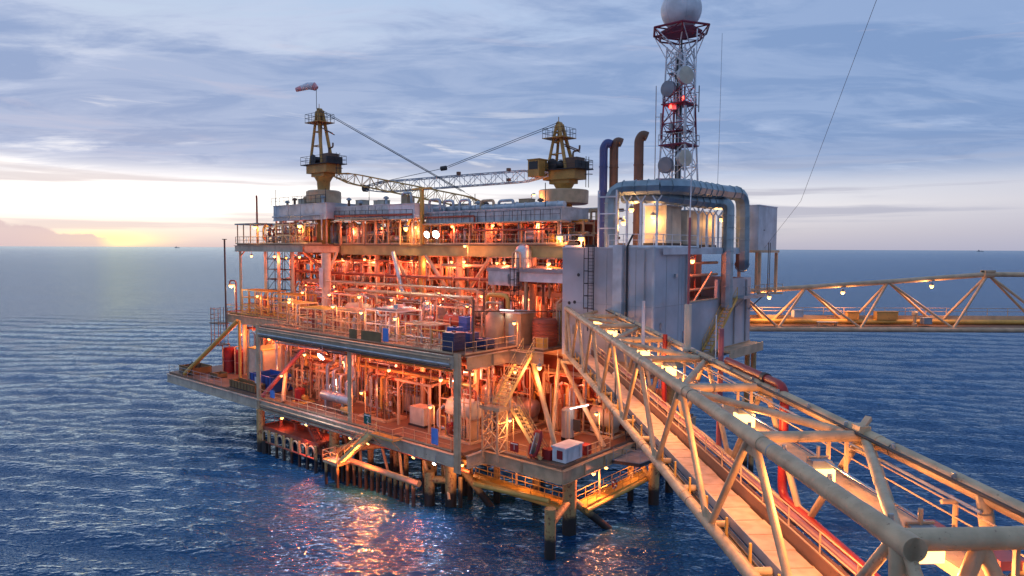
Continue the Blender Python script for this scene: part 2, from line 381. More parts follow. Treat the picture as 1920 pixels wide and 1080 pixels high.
so = bpy.data.objects.new('Sun', sl); COL.objects.link(so)
sd = Vector((math.sin(SUN_AZ) * math.cos(rad(3)), math.cos(SUN_AZ) * math.cos(rad(3)), math.sin(rad(3))))
so.rotation_euler = sd.to_track_quat('Z', 'Y').to_euler(); so.location = (-60, 100, 60)

# ================================================================== SEA
def build_sea():
    fine = np.radians(np.arange(-47, 47.01, .105)); coarse = np.radians(np.concatenate([np.arange(-180, -47, 4.), np.arange(51, 180.1, 4.)]))
    th = np.concatenate([coarse[coarse < fine[0]], fine, coarse[coarse > fine[-1]]])
    t = np.concatenate([np.geomspace(25 / 45000, .004, 10)[:-1], np.arange(.004, .58, .00115), np.geomspace(.58, 25, 40)])
    r = (25 / t)[::-1]; nr, na = len(r), len(th)
    rr, tt = np.meshgrid(r, th, indexing='ij'); x = rr * np.sin(tt); y = rr * np.cos(tt); z = np.zeros_like(x); dx = np.zeros_like(x); dy = np.zeros_like(x)
    cell = np.gradient(r)[:, None] * np.ones((1, na)); rs = np.random.RandomState(5)
    for k in range(54):
        lam = .65 * (11 / .65) ** (k / 53.); a0 = math.radians(-100 + rs.normal(0, 34 if lam < 1.6 else 20 if lam < 4 else 11)); sl_ = .043 * (1.0 if lam < 2.2 else .75 if lam < 5 else .5)
        kk = 2 * math.pi / lam; A = sl_ / kk; ph = rs.uniform(0, 6.28); c_, s_ = math.cos(a0), math.sin(a0)
        att = np.clip((lam / np.maximum(cell * abs(s_) + .25, .01) - 1.8) / 2.0, 0, 1)
        p = kk * (x * c_ + y * s_) + ph; z += att * A * np.cos(p); q = att * A * np.sin(p) * .5; dx -= c_ * q; dy -= s_ * q
    x += dx; y += dy
    v = np.stack([x, y, z], -1).reshape(-1, 3).astype(np.float32)
    i = np.arange(nr - 1)[:, None]; j = np.arange(na - 1)[None, :]; q = np.stack([i * na + j, (i + 1) * na + j, (i + 1) * na + j + 1, i * na + j + 1], -1).reshape(-1, 4)[:, ::-1]
    me = bpy.data.meshes.new('sea'); me.vertices.add(len(v)); me.vertices.foreach_set('co', v.ravel())
    me.loops.add(q.size); me.loops.foreach_set('vertex_index', q.ravel().astype(np.int32)); me.polygons.add(len(q))
    me.polygons.foreach_set('loop_start', np.arange(0, q.size, 4, dtype=np.int32)); me.polygons.foreach_set('use_smooth', np.ones(len(q), bool)); me.update(); me.validate()
    o = bpy.data.objects.new('sea', me); COL.objects.link(o); o['kind'] = 'structure'; o['label'] = 'open blue sea with small wind waves reaching the horizon'
    m, nt, b = newmat('sea_water'); g = nd(nt, 'ShaderNodeNewGeometry').outputs['Position']
    mp = nd(nt, 'ShaderNodeMapping', {'Vector': g, 'Rotation': (0, 0, rad(6)), 'Scale': (.55, 1.2, 1)}).outputs[0]
    n1 = nd(nt, 'ShaderNodeTexNoise', {'Vector': mp, 'Scale': 2.1, 'Detail': 2.2, 'Roughness': .55}).outputs[0]
    n2 = nd(nt, 'ShaderNodeTexNoise', {'Vector': mp, 'Scale': .11, 'Detail': 3.}).outputs[0]
    h = mth(nt, 'ADD', n1, mth(nt, 'MULTIPLY', n2, 1.6))
    bp = nd(nt, 'ShaderNodeBump', {'Height': h, 'Strength': 1., 'Distance': .36}); nt.links.new(bp.outputs[0], b.inputs['Normal'])
    n3 = nd(nt, 'ShaderNodeTexNoise', {'Vector': nd(nt, 'ShaderNodeMapping', {'Vector': g, 'Scale': (.4, 1, 1)}).outputs[0], 'Scale': .02, 'Detail': 4.}).outputs[0]
    nt.links.new(mixc(nt, step(nt, n3, .35, .65), (.005, .052, .135), (.008, .066, .165)), b.inputs['Base Color'])
    b.inputs['Roughness'].default_value = .6; b.inputs['Specular IOR Level'].default_value = 0.
    gl = nd(nt, 'ShaderNodeBsdfGlossy', {'Color': (.58, .79, 1, 1), 'Roughness': .07, 'Normal': bp.outputs[0]})  # blue tint stands in for waves reflecting the higher, bluer sky
    fr = nd(nt, 'ShaderNodeFresnel', {'IOR': 1.33, 'Normal': bp.outputs[0]}).outputs[0]       # rough sea: the mean reflectance levels off at grazing view
    fe = mth(nt, 'MULTIPLY', .72, mth(nt, 'SUBTRACT', 1., mth(nt, 'EXPONENT', mth(nt, 'MULTIPLY', fr, -2.4))))
    ms = nd(nt, 'ShaderNodeMixShader', {0: fe, 1: b.outputs[0], 2: gl.outputs[0]}); nt.links.new(ms.outputs[0], nt.nodes['Material Output'].inputs[0]); me.materials.append(m)
build_sea()
for k, (px, az_, L) in enumerate([(333, -26.1, 90), (1835, 34.4, 120)]):
    f = Frame((14000 * math.sin(rad(az_)), 14000 * math.cos(rad(az_)), 0), (1, 0, 0), (0, 1, 0)); nm = ['tiny ship silhouette on the horizon near the sunset glow', 'tiny grey rig silhouette on the horizon beyond the long truss bridge'][k]
    t = thing('distant_ship', nm, 'ship', (0, 0, 0), None, f)
    part(t, 'hull', MB(f).prism([(-L / 2, -8), (L * .4, -8), (L / 2, 0), (L * .4, 8), (-L / 2, 8)], 0, 9), M['grey'])
    part(t, 'superstructure', MB(f).box(-L * .3, -L * .12, -6, 6, 9, 22).box(-L * .26, -L * .2, -2, 2, 22, 30), M['grey'])
    part(t, 'mast', MB(f).tube([(L * .15, 0, 9), (L * .15, 0, 27)], 1.2), M['grey'])

# ================================================================== PRODUCTION PLATFORM (decks, girders, columns, braces, legs)
ZC, ZM, ZT = 6.6, 15.5, 25.4
pf = thing('production_platform', 'cream steel offshore platform on piles with three open decks lit orange', 'platform', (20, 12, 0))
cel = [(-.5, -.5), (60, -.5), (60, 20), (46, 27), (-9.5, 27), (-9.5, 2.2), (-.5, 2.2)]
mid = [(-.5, -.5), (34.3, -.5), (34.3, 5), (52.5, 5), (52.5, 26), (-4, 26), (-4, 6.6), (-.5, 6.6)]
part(pf, 'cellar_deck', MB().prism(cel, ZC - .25, ZC), M['deck'])
part(pf, 'main_deck', MB().prism(mid, ZM - .25, ZM), M['deck'])
part(pf, 'upper_deck', MB().prism([(-1, 14.2), (56, 14.2), (56, 30), (-3, 30), (-3, 20), (-1, 20)], ZT - .2, ZT), M['deck'])
part(pf, 'upper_wing_deck', MB().box(38, 56, 8.2, 14.19, ZT - .2, ZT), M['deck'])
def girder(p, q, h=1.15, w=.4, mat='girder', st=True):
    mb = MB().ibeam(p, q, h, w); p, q = V3(p), V3(q); L = np.linalg.norm(q - p); s = basis(q - p)[0]
    if st:
        for k in range(1, int(L / 3)):
            c = p + (q - p) * k / int(L / 3); mb.bar(c - s * (w * .49) - (0, 0, h / 2 - .06), c - s * (w * .49) + (0, 0, h / 2 - .06), .03, .03); mb.bar(c - s * (w * .25) - (0, 0, h / 2 - .06), c - s * (w * .25) + (0, 0, h / 2 - .06), .04, w * .45)
    return part(pf, 'girder', mb, M[mat])
gz = ZC - .25 - .58
girder((.35, -.75, gz), (60, -.75, gz)); girder((60.2, -.7, gz), (60.2, 20, gz)); girder((-.8, -.3, gz), (-.8, 2.2, gz))
girder((-.9, 2.0, gz), (-9.7, 2.0, gz), mat='cream'); girder((-9.75, 2.0, gz), (-9.75, 27, gz), mat='cream')
for v in (6, 12, 18, 24): girder((-9, v, gz), (59, v, gz), st=False, mat='cream')
for u in range(4, 60, 8): girder((u, -.4, gz - .1), (u, 24, gz - .1), .9, .3, st=False, mat='cream')
gz = ZM - .25 - .55
girder((.35, -.75, gz), (33.7, -.75, gz)); girder((-.8, -.3, gz), (-.8, 6.4, gz), mat='cream'); girder((34.8, 4.8, gz), (52.7, 4.8, gz), mat='cream'); girder((-1.0, 6.4, gz), (-4.2, 6.4, gz), mat='cream')
girder((52.8, 4.9, gz), (52.8, 26, gz), mat='cream')
for v in (5.5, 12, 18, 24): girder((-3, v, gz), (34 if v < 5 else 52, v, gz), st=False, mat='cream')
for u in (4, 10, 22, 28): girder((u, -.4, gz), (u, 24, gz), .9, .3, st=False, mat='cream')
gz = ZT - .2 - .58
girder((-1, 14.0, gz), (37.8, 14.0, gz), 1.25, mat='ochre'); girder((38, 8.0, gz + .15), (56.2, 8.0, gz + .15), .9, mat='girder'); girder((37.9, 8.2, gz + .1), (37.9, 13.8, gz + .1), .9); girder((56.3, 8.2, gz + .1), (56.3, 30, gz + .1), .9)
girder((-3.2, 20, gz), (-3.2, 30, gz), mat='cream')
for v in (18, 22, 26): girder((-2, v, gz), (55, v, gz), .9, st=False, mat='cream')
for u in (4, 10, 15.8, 27, 33, 44, 50): girder((u, 14.3, gz), (u, 29, gz), .8, .3, st=False, mat='cream')
for z_, r_, m_ in ((15.0, .09, 'cream'), (14.55, .12, 'galv'), (14.25, .06, 'dark')): part(pf, 'edge_pipe', MB().tube([(.6, -1.05, z_), (33.6, -1.05, z_)], r_, 8), M[m_])
for z_, r_, m_ in ((5.9, .1, 'cream'), (5.55, .07, 'brown')): part(pf, 'edge_pipe', MB().tube([(11.6, -1.02, z_), (33.4, -1.02, z_)], r_, 8), M[m_])
def col(u, v, z0, z1, r, mat='cream', n=14): part(pf, 'column', MB().tube([(u, v, z0), (u, v, z1)], r, n), M[mat])
def sqcol(u, v, z0, z1, w=.55, mat='cream'):
    part(pf, 'column', MB().bar((u, v, z0), (u, v, z1), w * .3, w * .9).bar((u - w / 2, v, z0), (u - w / 2, v, z1), .06, w).bar((u + w / 2, v, z0), (u + w / 2, v, z1), .06, w), M[mat])
sqcol(-.05, -.75, 4.7, ZM + .1, .46, 'cream'); sqcol(15.9, -.7, ZC, ZM - 1.4, .38); sqcol(34.2, -.75, 5.0, ZM + .1, .5)
for u, v, r in ((20.9, 14, .42), (15.3, 15, .5), (4, 15, .4), (31, 15, .36), (-.5, 15.5, .4)): col(u, v, ZM, ZT - 1.4, r, 'yellow' if u == 20.9 else 'cream')
col(34.4, 9.2, ZM, ZT - 1.2, .62, 'offwhite')
for u, v in ((55.8, 8.6), (48.6, 8.6), (45, 8.6), (41.4, 8.6), (50.5, 14)): sqcol(u, v, ZM if u < 52 else 13.5, ZT - .2, .34)
for u in (4, 12, 21, 31, 40, 50):
    for v in (6, 15, 24): col(u, v, ZC, ZM - .25, .3)
for u in (4, 21, 34, 50): col(u, 24, ZM, ZT, .4)
def brace(p, q, r=.2, mat='cream'): part(pf, 'brace', MB().tube([p, q], r, 10), M[mat])
brace((26.5, 14, ZT - 1.3), (21.6, 13.6, 19.2), .26); brace((20.2, 14, ZT - 1.4), (16.2, 14, 19.8), .26); brace((9.5, 14.2, ZT - 1.4), (12.6, 14.2, 20.5), .22); brace((36, 12, ZT - 1.2), (34.6, 9.4, 21), .2)
brace((39.5, 9, ZT - 1), (36.5, 12, 20.6), .2, 'brown'); brace((55.7, 8.6, 23.6), (54.2, 8.6, ZT - .9), .1)
brace((34, 3.6, 14.8), (29.4, -.4, ZC + .1), .26, 'cream'); brace((33.6, -.6, ZC + .2), (27.5, 3, 14.6), .26, 'pinkred'); brace((56.0, .0, ZC + .1), (46.6, 3.2, 14.8), .3, 'yellow'); brace((46.2, 3.2, 14.9), (46.0, 3.1, ZC), .2, 'yellow')
brace((-8.5, 3.2, ZC), (-1.5, 8, 14.4), .24); brace((-9.0, 9.5, ZC), (-4, 9.5, 14.2), .24)
brace((-3.8, 9.4, ZM - 1.2), (-5.4, 6.2, ZC), .18)
# legs and piles
def pile(u, v, z1, r, z0=-4, name='pile', q=None): part(pf, name, MB().tube([(u, v, z0), (u, v, z1)] if q is None else [(u, v, z0), q], r, 16), M['pile'])
for u, v, z1, r in ((-8.8, 4.35, ZC - 1.3, .62), (-10.3, -.4, 4.0, .46), (-11, 15.4, 9.5, .52), (-10.6, 19.4, 14.5, .42), (-8.6, 15.1, ZC - 1.3, .3), (3.5, 1.9, ZC - 1.3, .55), (5.2, .7, 3.4, .5), (33.6, -.9, ZC - 1.3, .48), (32.6, -.9, 1.6, .42), (-2.2, 8, ZC - 1.3, .4), (-3.2, 12, ZC - 1.3, .3), (1.2, 6, ZC - 1.3, .32), (20.3, .4, ZC - 1.4, .55), (18.9, -.3, 3.4, .62), (8, 8, ZC - 1.4, .4), (14, 8, ZC - 1.4, .4), (22, 12, ZC - 1.4, .5), (34, 12, ZC - 1.4, .5), (46, 6, ZC - 1.4, .5), (52, 14, ZC - 1.4, .45), (2, 14, ZC - 1.4, .4), (12, 16, ZC - 1.4, .45), (-7, 24, ZC - 1.4, .45)): pile(u, v, z1, r, name='leg' if r > .5 else 'pile')
part(pf, 'leg_brace', MB().tube([(-10.3, -.4, 2.6), (-8.8, 4.35, 3.0)], .3, 12), M['pile']); part(pf, 'leg_brace', MB().tube([(-8.8, 4.35, 3.2), (-12, 9.5, -2)], .34, 12), M['pile'])
part(pf, 'leg_brace', MB().tube([(5.2, .7, 2.6), (3.5, 1.9, 2.6)], .36, 12), M['pile']); part(pf, 'leg_brace', MB().tube([(3.2, 2.2, 4.6), (-.6, 5.4, -2)], .34, 12), M['pile'])
part(pf, 'leg_brace', MB().tube([(3.5, 1.9, 4.4), (-4, 6, 5.0)], .3, 12), M['pile']); part(pf, 'leg_brace', MB().tube([(-8.6, 15.1, 5.2), (-10.8, 15.4, 2.2)], .24, 12), M['pile'])
part(pf, 'leg_brace', MB().tube([(18.9, -.3, 3.0), (14.0, 2.5, 5.3)], .32, 12), M['pile']); part(pf, 'leg_brace', MB().tube([(20, .3, 2.6), (8, 6, 4.9)], .28, 12), M['pile']); part(pf, 'leg_brace', MB().tube([(3.5, 2, 2.2), (10, 6.5, 5.2)], .28, 12), M['pile'])
for u in np.arange(6.2, 17.6, .95): pile(u, -.4 + .15 * math.sin(u * 7), 2.2, .19)
for k in range(26): pile(2.5 + 1.35 * k + .4 * math.sin(k * 5), 2.2 + 3.2 * abs(math.sin(k * 2.3)), ZC - 1.3 if k % 3 else 3.0, .2 + .06 * (k % 3))
for k in range(9): part(pf, 'pile_brace', MB().tube([(3 + 3.4 * k, 1.2 + (k % 2), 1.0), (6 + 3.4 * k, 3.2, 4.9)], .15, 8), M['cream']); part(pf, 'pile_brace', MB().tube([(1 + 3.4 * k, 2.0, 3.9), (5.5 + 3.4 * k, 2.0, 3.9)], .16, 8), M['redox'])
part(pf, 'fender_tube', MB().tube([(17.6, -.45, 2.4), (5.4, -.45, 2.4)], .3, 12), M['cream'])
part(pf, 'fender_tube', MB().tube([(-.5, 1.0, 3.4), (-8, 2.5, 3.2)], .24, 12), M['yellow'])
# ================================================================== FOOTBRIDGE towards the platform
zw = 15.52
XL, XR, ZTOP, ZBOT, S0, S1 = 8.07, 11.5, 19.45, 15.35, 12.4, 62.3
fb = thing('footbridge', 'cream tubular truss footbridge with plank walkway slanting towards the platform', 'footbridge', (9.8, 37, ZBOT), None, BR)
def bp(name, mb, mat='bridge', **k): return part(fb, name, mb, M[mat], **k)
nodes = [S0 + 7.13 * k for k in range(8)]
def chord(x, z, r, s0, s1):
    mb = MB(BR).tube([(x, s0, z), (x, s1, z)], r, 20)
    for s in nodes[0:]: mb.tube([(x, max(s0, s - .8), z), (x, min(s1, s + .8), z)], r + .018, 20)
    return bp('chord', mb)
chord(XL, ZTOP, .225, S0 - .45, S1); chord(XR, ZTOP, .21, S0 - 12, S1); chord(XL, ZBOT, .2, S0 - 7, S1); chord(XR, ZBOT, .2, S0 - 12, S1)
for x in (XL, XR):
    for k, s in enumerate(nodes):
        for d in (-1, 1):
            b_ = s + d * 3.56
            if b_ > S1 + .5: continue
            bp('diagonal', MB(BR).tube([(x, s + d * .22, ZTOP - .1), (x, b_ - d * .22, ZBOT + .1)], .12, 12))
    bp('end_post', MB(BR).tube([(x, S1, ZBOT), (x, S1, ZTOP)], .17, 12)); 
bp('end_post', MB(BR).tube([(XL, S0, ZTOP), (XL, S0 - .2, ZBOT)], .2, 14)); bp('end_post', MB(BR).tube([(XR - .1, S0 + 2.2, ZTOP), (XR - .1, S0 + 1.2, ZBOT)], .16, 14))
for k, s in enumerate(nodes):
    bp('cross_tube', MB(BR).tube([(XL, s, ZTOP), (XR, s, ZTOP)], .165 if k else .22, 14)); bp('floor_beam', MB(BR).tube([(XL, s, ZBOT), (XR, s, ZBOT)], .14, 10))
    bp('floor_beam', MB(BR).tube([(XL, s + 3.56, ZBOT), (XR, s + 3.56, ZBOT)], .12, 10))
    if k < 7:
        a, b_ = ((XL, s), (XR, nodes[k + 1])) if k % 2 == 0 else ((XR, s), (XL, nodes[k + 1]))
        bp('top_brace', MB(BR).tube([(a[0], a[1], ZTOP - .05), (b_[0], b_[1], ZTOP - .05)], .14, 12))
bp('gusset', MB(BR).box(XR - .3, XR + .05, 19.3, 19.75, ZTOP + .12, ZTOP + .34).bar((XR - .2, 19.4, ZTOP + .25), (XR + .2, 19.7, ZTOP + .5), .18, .14), 'cream')
bp('portal_brace', MB(BR).tube([(9.66, S0, ZTOP - .1), (8.3, S0 - .1, ZBOT + .6)], .15, 12)); bp('portal_brace', MB(BR).tube([(9.66, S0, ZTOP - .1), (11.3, S0 - .1, ZBOT + .6)], .15, 12))
def wd_frame_rings():
    for x, z, r in ((XL, ZTOP, .225), (XR, ZTOP, .21), (XL, ZBOT, .2)):
        for s in np.arange(10, 61, 7.13):
            if x == XL and z == ZTOP and s < S0: continue
            bp('weld_collar', MB(BR).lathe((x, s + .9, z), (0, 1, 0), [(0, r), (.015, r + .012), (.03, r + .012), (.04, r)], 20), R.choice(['brown', 'grey', 'dark']))
    for x in (XL, XR):
        for s in nodes[:]:
            bp('gusset_plate', MB(BR).box(x - .02, x + .02, s - .5, s + .5, ZTOP - .55, ZTOP - .2)); bp('gusset_plate', MB(BR).box(x - .02, x + .02, s + 3.1, s + 4.0, ZBOT + .18, ZBOT + .5))
        for s in np.arange(13, 61, 2.4): bp('cable_clip', MB(BR).box(x + .2 * (1 if x < 9 else -1) - .05, x + .2 * (1 if x < 9 else -1) + .05, s, s + .06, ZTOP + .0, ZTOP + .26), 'galv')
wd_frame_rings()
bp('cable_bundle', MB(BR).tube([(XR - .33, S0, ZTOP + .12), (XR - .33, S1, ZTOP + .12)], .05, 8), 'dark'); bp('lamp_conduit', MB(BR).tube([(9.4, S0, ZTOP - .18), (9.4, S1, ZTOP - .18)], .03, 6), 'galv')
bp('deluge_nozzle', MB(BR).tube([(11.2, 15.2, 18.2), (11.2, 15.2, 19.1), (10.85, 15.2, 19.1)], .06, 8, .02), 'cream'); bp('tray_box', MB(BR).box(10.9, 11.5, 13.4, 14.6, 18.3, 18.5).box(10.5, 10.9, 14.9, 15.5, 18.3, 18.55), 'pinkred')
bp('side_mesh', MB(BR).box(8.42, 8.70, 5, 62, zw - .5, zw - .47), 'grey'); bp('lower_rail', MB(BR).tube([(8.2, 5, zw - .1), (8.2, 62, zw - .1)], .05, 8), 'galv')
# walkway: planks with joints, kerb plates, side trays
mb = MB(BR); s = 5.
while s < 62.6: mb.box(8.86 + R.uniform(0, .03), 10.02 - R.uniform(0, .07), s, s + 1.155, zw - .05, zw + .004 * (R.random() - .5)); s += 1.2
bp('walkway_planks', mb, 'plank'); bp('walkway_frame', MB(BR).box(8.84, 10.06, 5, 62.4, zw - .3, zw - .09), 'dark')
bp('kerb', MB(BR).box(8.78, 8.83, 5, 62.5, zw - .2, zw + .14), 'grey'); bp('kerb', MB(BR).box(10.07, 10.12, 5, 62.5, zw - .2, zw + .42), 'brown')
bp('cable_tray', MB(BR).box(8.36, 8.74, 5, 62.4, zw - .42, zw - .36).box(8.36, 8.39, 5, 62.4, zw - .36, zw - .22).box(8.71, 8.74, 5, 62.4, zw - .36, zw - .22), 'galv')
bp('cable', MB(BR).tube([(8.47, 5, zw - .31), (8.47, 62.4, zw - .31)], .045, 6).tube([(8.58, 5, zw - .31), (8.58, 62.4, zw - .31)], .04, 6), 'dark')
for s in np.arange(6, 61, 2.0): bp('side_post', MB(BR).bar((8.3, s, zw - .4), (8.3, s, zw + .5), .09, .07), 'yellow')
for zz_ in (1.1, .75, .42): bp('rail', MB(BR).tube([(10.14, 4, zw + zz_), (10.14, 62, zw + zz_)], .026, 6), 'cream')
for s in np.arange(5, 62, 2.05): bp('rail_post', MB(BR).tube([(10.14, s, zw), (10.14, s, zw + 1.1)], .03, 6), 'cream')
bp('red_pipe', MB(BR).tube([(10.95, 3, zw + .16), (10.95, 61, zw + .16)], .15, 12), 'mauve')
bp('grey_pipe', MB(BR).tube([(10.5, 3, zw + .02), (10.5, 61, zw + .02)], .2, 12), 'brown')
bp('duct', MB(BR).box(10.1, 10.75, 3, 61.5, 18.05, 18.3).box(10.8, 11.12, 3, 61.5, 17.98, 18.15), 'bridge')
for s in nodes[:-1]: bp('duct_hanger', MB(BR).bar((10.4, s, ZTOP), (10.4, s, 18.3), .09).bar((10.95, s, ZTOP), (10.95, s, 18.1), .09).bar((10.0, s + .2, 18.0), (11.2, s + .2, 18.0), .1), 'cream')
for zz_ in (18.75, 19.05): bp('tray_rail', MB(BR).tube([(11.15, 4, zz_), (11.15, 61, zz_)], .022, 6), 'cream')
bp('fire_main', MB(BR).tube([(XR + .05, 31, ZTOP + .36), (XR + .05, 26.2, ZTOP + .36), (XR + .05, 25.0, ZTOP + .36), (XR + .05, 25.0, 15.6), (XR - .3, 18, 15.7)], .17, 14, .6), 'red')
bp('pipe_clamp', MB(BR).tube([(XR + .05, 26.9, ZTOP + .36), (XR + .05, 26.6, ZTOP + .36)], .22, 14), 'dark')
bp('fire_riser', MB(BR).tube([(XR + .1, 32, 15.2), (XR + .1, 32, 21.2)], .13, 10), 'pinkred')
bp('fire_riser', MB(BR).tube([(XR - .4, 40, 15.6), (XR - .4, 40, 19.9)], .14, 10), 'red')
bp('conduit', MB(BR).tube([(XL + .3, S0, ZTOP + .05), (XL + .3, S1, ZTOP + .05)], .03, 6).tube([(XR - .3, S0 + 2, ZTOP - .3), (XR - .3, S1, ZTOP - .3)], .04, 6), 'galv')
t = thing('whip_antenna', 'tall thin white whip antenna standing on the footbridge truss', 'antenna', (XR - .3, 36, ZTOP), None, BR)
part(t, 'mast_foot', MB(BR).tube([(XR - .35, 35.8, ZTOP - .1), (XR - .35, 35.8, ZTOP + 2.6)], .19, 12).box(XR - .7, XR, 35.5, 36.1, ZTOP + .1, ZTOP + .25), M['offwhite'])
part(t, 'red_section', MB(BR).tube([(XR - .35, 35.8, ZTOP + 2.6), (XR - .35, 35.8, ZTOP + 7.2)], .07, 8), M['pinkred'])
part(t, 'whip', MB(BR).tube([(XR - .35, 35.8, ZTOP + 7.2), (XR - .25, 35.8, ZTOP + 12), (XR - .15, 35.8, ZTOP + 17)], .03, 6), M['white'])
mono('antenna_rod', 'short white rod rising from the footbridge beside its bend in the truss', 'antenna', MB(BR).tube([(9.6, 39.3, ZTOP - .6), (9.6, 39.3, ZTOP + 2.5)], .1, 8), M['white'])
mono('antenna_rod', 'thin pale rod rising on the far chord before the grey plant building', 'antenna', MB(BR).tube([(XR + .2, 33, ZTOP), (XR + .2, 33, ZTOP + 2.3)], .03, 6), M['white'])
t = thing('walkway_lantern', 'clear dome lantern on a slim pole beside the footbridge planks', 'lantern', (8.75, 43, zw), None, BR)
part(t, 'pole', MB(BR).tube([(8.75, 43, zw - .2), (8.75, 43, zw + 1.2)], .04), M['dark']); part(t, 'dome', MB(BR).lathe((8.75, 43, zw + 1.2), (0, 0, 1), [(0, .16), (.1, .22), (.3, .2), (.42, .08)]), M['offwhite'])
# floodlights under the top of the bridge
BL = [(9.2, 13.4), (9.3, 17.9), (9.6, 24.0), (9.62, 33.9), (9.6, 39.2), (9.65, 48.8), (9.7, 55.2)]
BLN = ['lowest, beside the cut tube end', 'large and bright, second from the cut tube end', 'beside the dark red elbow pipe', 'below the white antenna foot', 'next up from the antenna foot', 'second from the platform end', 'at the platform end']
for (x, s), nm in zip(BL, BLN):
    p = V3((x, s, 19.02)); t = thing('bridge_floodlight', 'orange floodlight on the footbridge, ' + nm, 'lamp', p + (0, 0, .4), 'floodlights along the footbridge', BR)
    part(t, 'bracket', MB(BR).tube([p + (0, .1, .6), p + (0, .1, .15)], .05).bar(p + (-.3, .1, .3), p + (.3, .1, .3), .05), M['cream'])
    part(t, 'housing', MB(BR).box(x - .27, x + .27, s - .16, s + .2, 19.06, 19.28).cbox((x + .32, s, 19.08), .08, .2, .12), M['grey'])
    part(t, 'glass', MB(BR).box(x - .32, x + .32, s - .24, s + .18, 18.6, 19.055), M['warm'])
    point('lamp_light', p + (-.1, -.1, -.5), (1, .37, .11), 330 if s > 45 else 850, t, BR, .12)

# ================================================================== SECOND BRIDGE (long triangular truss going away)
g2 = thing('truss_bridge', 'long cream triangular truss bridge crossing over open sea behind the grey building', 'bridge', (42, 80, 15.6))
BASE[g2.name] = WD.w((42, 80, 15.6)); g2.location = (42, 80, 15.6)
def q2(name, mb, mat='cream', **k): return part(g2, name, mb, M[mat], **k)
W2 = MB; YT, YA, YB = 81.6, 80.0, 83.2
top = [(27.2, YT, 19.9), (35.2, YT, 20.45), (45.0, YT, 21.15), (56.9, YT, 22.1), (72, YT, 22.1), (84, YT, 21.2)]
q2('top_chord', MB(WD).tube(top, .3, 14, 0)); q2('bottom_chord', MB(WD).tube([(27, YA, 15.6), (90, YA, 15.6)], .3, 14)); q2('bottom_chord', MB(WD).tube([(27, YB, 15.6), (90, YB, 15.6)], .3, 14))
bot = [31.4, 41.1, 52.0, 64.5, 78.]
for k, tp in enumerate(top[:-1]):
    for y in (YA, YB):
        if k < len(bot): q2('diagonal', MB(WD).tube([tp, (bot[k], y, 15.75)], .15, 10))
        if k > 0: q2('diagonal', MB(WD).tube([tp, (bot[k - 1], y, 15.75)], .15, 10))
for y in (YA, YB): q2('end_post', MB(WD).tube([top[0], (27.8, y, 15.7)], .15, 10))
q2('top_node', MB(WD).lathe((56.3, YT, 22.1), (1, 0, 0), [(0, .45), (1.2, .45)], 14).box(56.3, 57.5, YT - .5, YT + .5, 22.35, 22.6))
q2('deck', MB(WD).box(27, 90, YA + .3, YB - .3, 15.85, 15.95), 'deck'); q2('side_plate', MB(WD).box(27, 90, YB - .3, YB - .2, 15.8, 17.0), 'cream'); q2('pipe', MB(WD).tube([(27, YB - .8, 16.3), (90, YB - .8, 16.3)], .28, 10), 'yellow')
for zz_ in (17.5, 17.9): q2('rail', MB(WD).tube([(27, YB - .2, zz_), (90, YB - .2, zz_)], .03, 5))
for x in np.arange(28, 90, 2.5): q2('rail_post', MB(WD).tube([(x, YB - .2, 16.9), (x, YB - .2, 17.9)], .035, 5))
for x, l in ((30.8, 'beside the grey building'), (39.6, 'in the middle of the three'), (50.2, 'nearest the raised peak of the truss')):
    z0 = np.interp(x, [27.2, 35.2, 45, 56.9], [19.9, 20.45, 21.15, 22.1]); lamp_hang((x, YT - .05, z0 - .85), 'small amber lamp hanging under the long truss bridge, ' + l, 'lamps under the truss bridge', 900, (1, .42, .14), WD, 1.3, 'warmsoft', .3)
def crate(c, sx, sy, sz, name, label, mat, fr=WD, cat='box'):
    t = thing(name, label, cat, c, None, fr); part(t, 'body', MB(fr).cbox(c, sx, sy, sz), M[mat])
    mb = MB(fr)
    for k in (-1, 1): mb.cbox((c[0] + k * (sx / 2 - .08), c[1], c[2] - .001 + .02), .1, sy + .06, sz)
    part(t, 'batten', mb, M[mat]); part(t, 'lid', MB(fr).cbox((c[0], c[1], c[2] + sz), sx + .08, sy + .08, .06), M[mat]); return t
crate((34.2, 81.5, 16.9), 1.1, .9, .8, 'control_box', 'pale control box on a stand on the long truss bridge', 'pale')
crate((41.2, 82.4, 16.55), 1.4, .8, .9, 'equipment_box', 'short brown box on the long truss bridge deck', 'crane'); crate((45.3, 82.4, 16.55), 2.6, .8, .95, 'equipment_box', 'long brown box on the long truss bridge deck', 'crane')
crate((49.3, 80.9, 16.2), 1.0, .8, .7, 'electric_motor', 'dark blue grey motor box beside a valve on the long truss bridge', 'grey')
t = thing('deck_valve', 'cream valve with domed top standing on the long truss bridge', 'valve', (48.0, 81, 16), None, WD); part(t, 'body', MB(WD).lathe((48, 81, 15.95), (0, 0, 1), [(0, .3), (.3, .3), (.35, .18), (1.2, .18), (1.3, .34), (1.6, .34), (1.8, .1)]), M['cream'])
t = thing('walkway_bench', 'flat pale grating step lying on the long truss bridge walkway', 'step', (37.5, 80.8, 16), None, WD); part(t, 'top', MB(WD).box(36.3, 38.7, 80.5, 81.2, 16.35, 16.42), M['offwhite'])
for x in (36.4, 38.5): part(t, 'leg', MB(WD).box(x, x + .1, 80.55, 81.15, 15.95, 16.349), M['cream'])

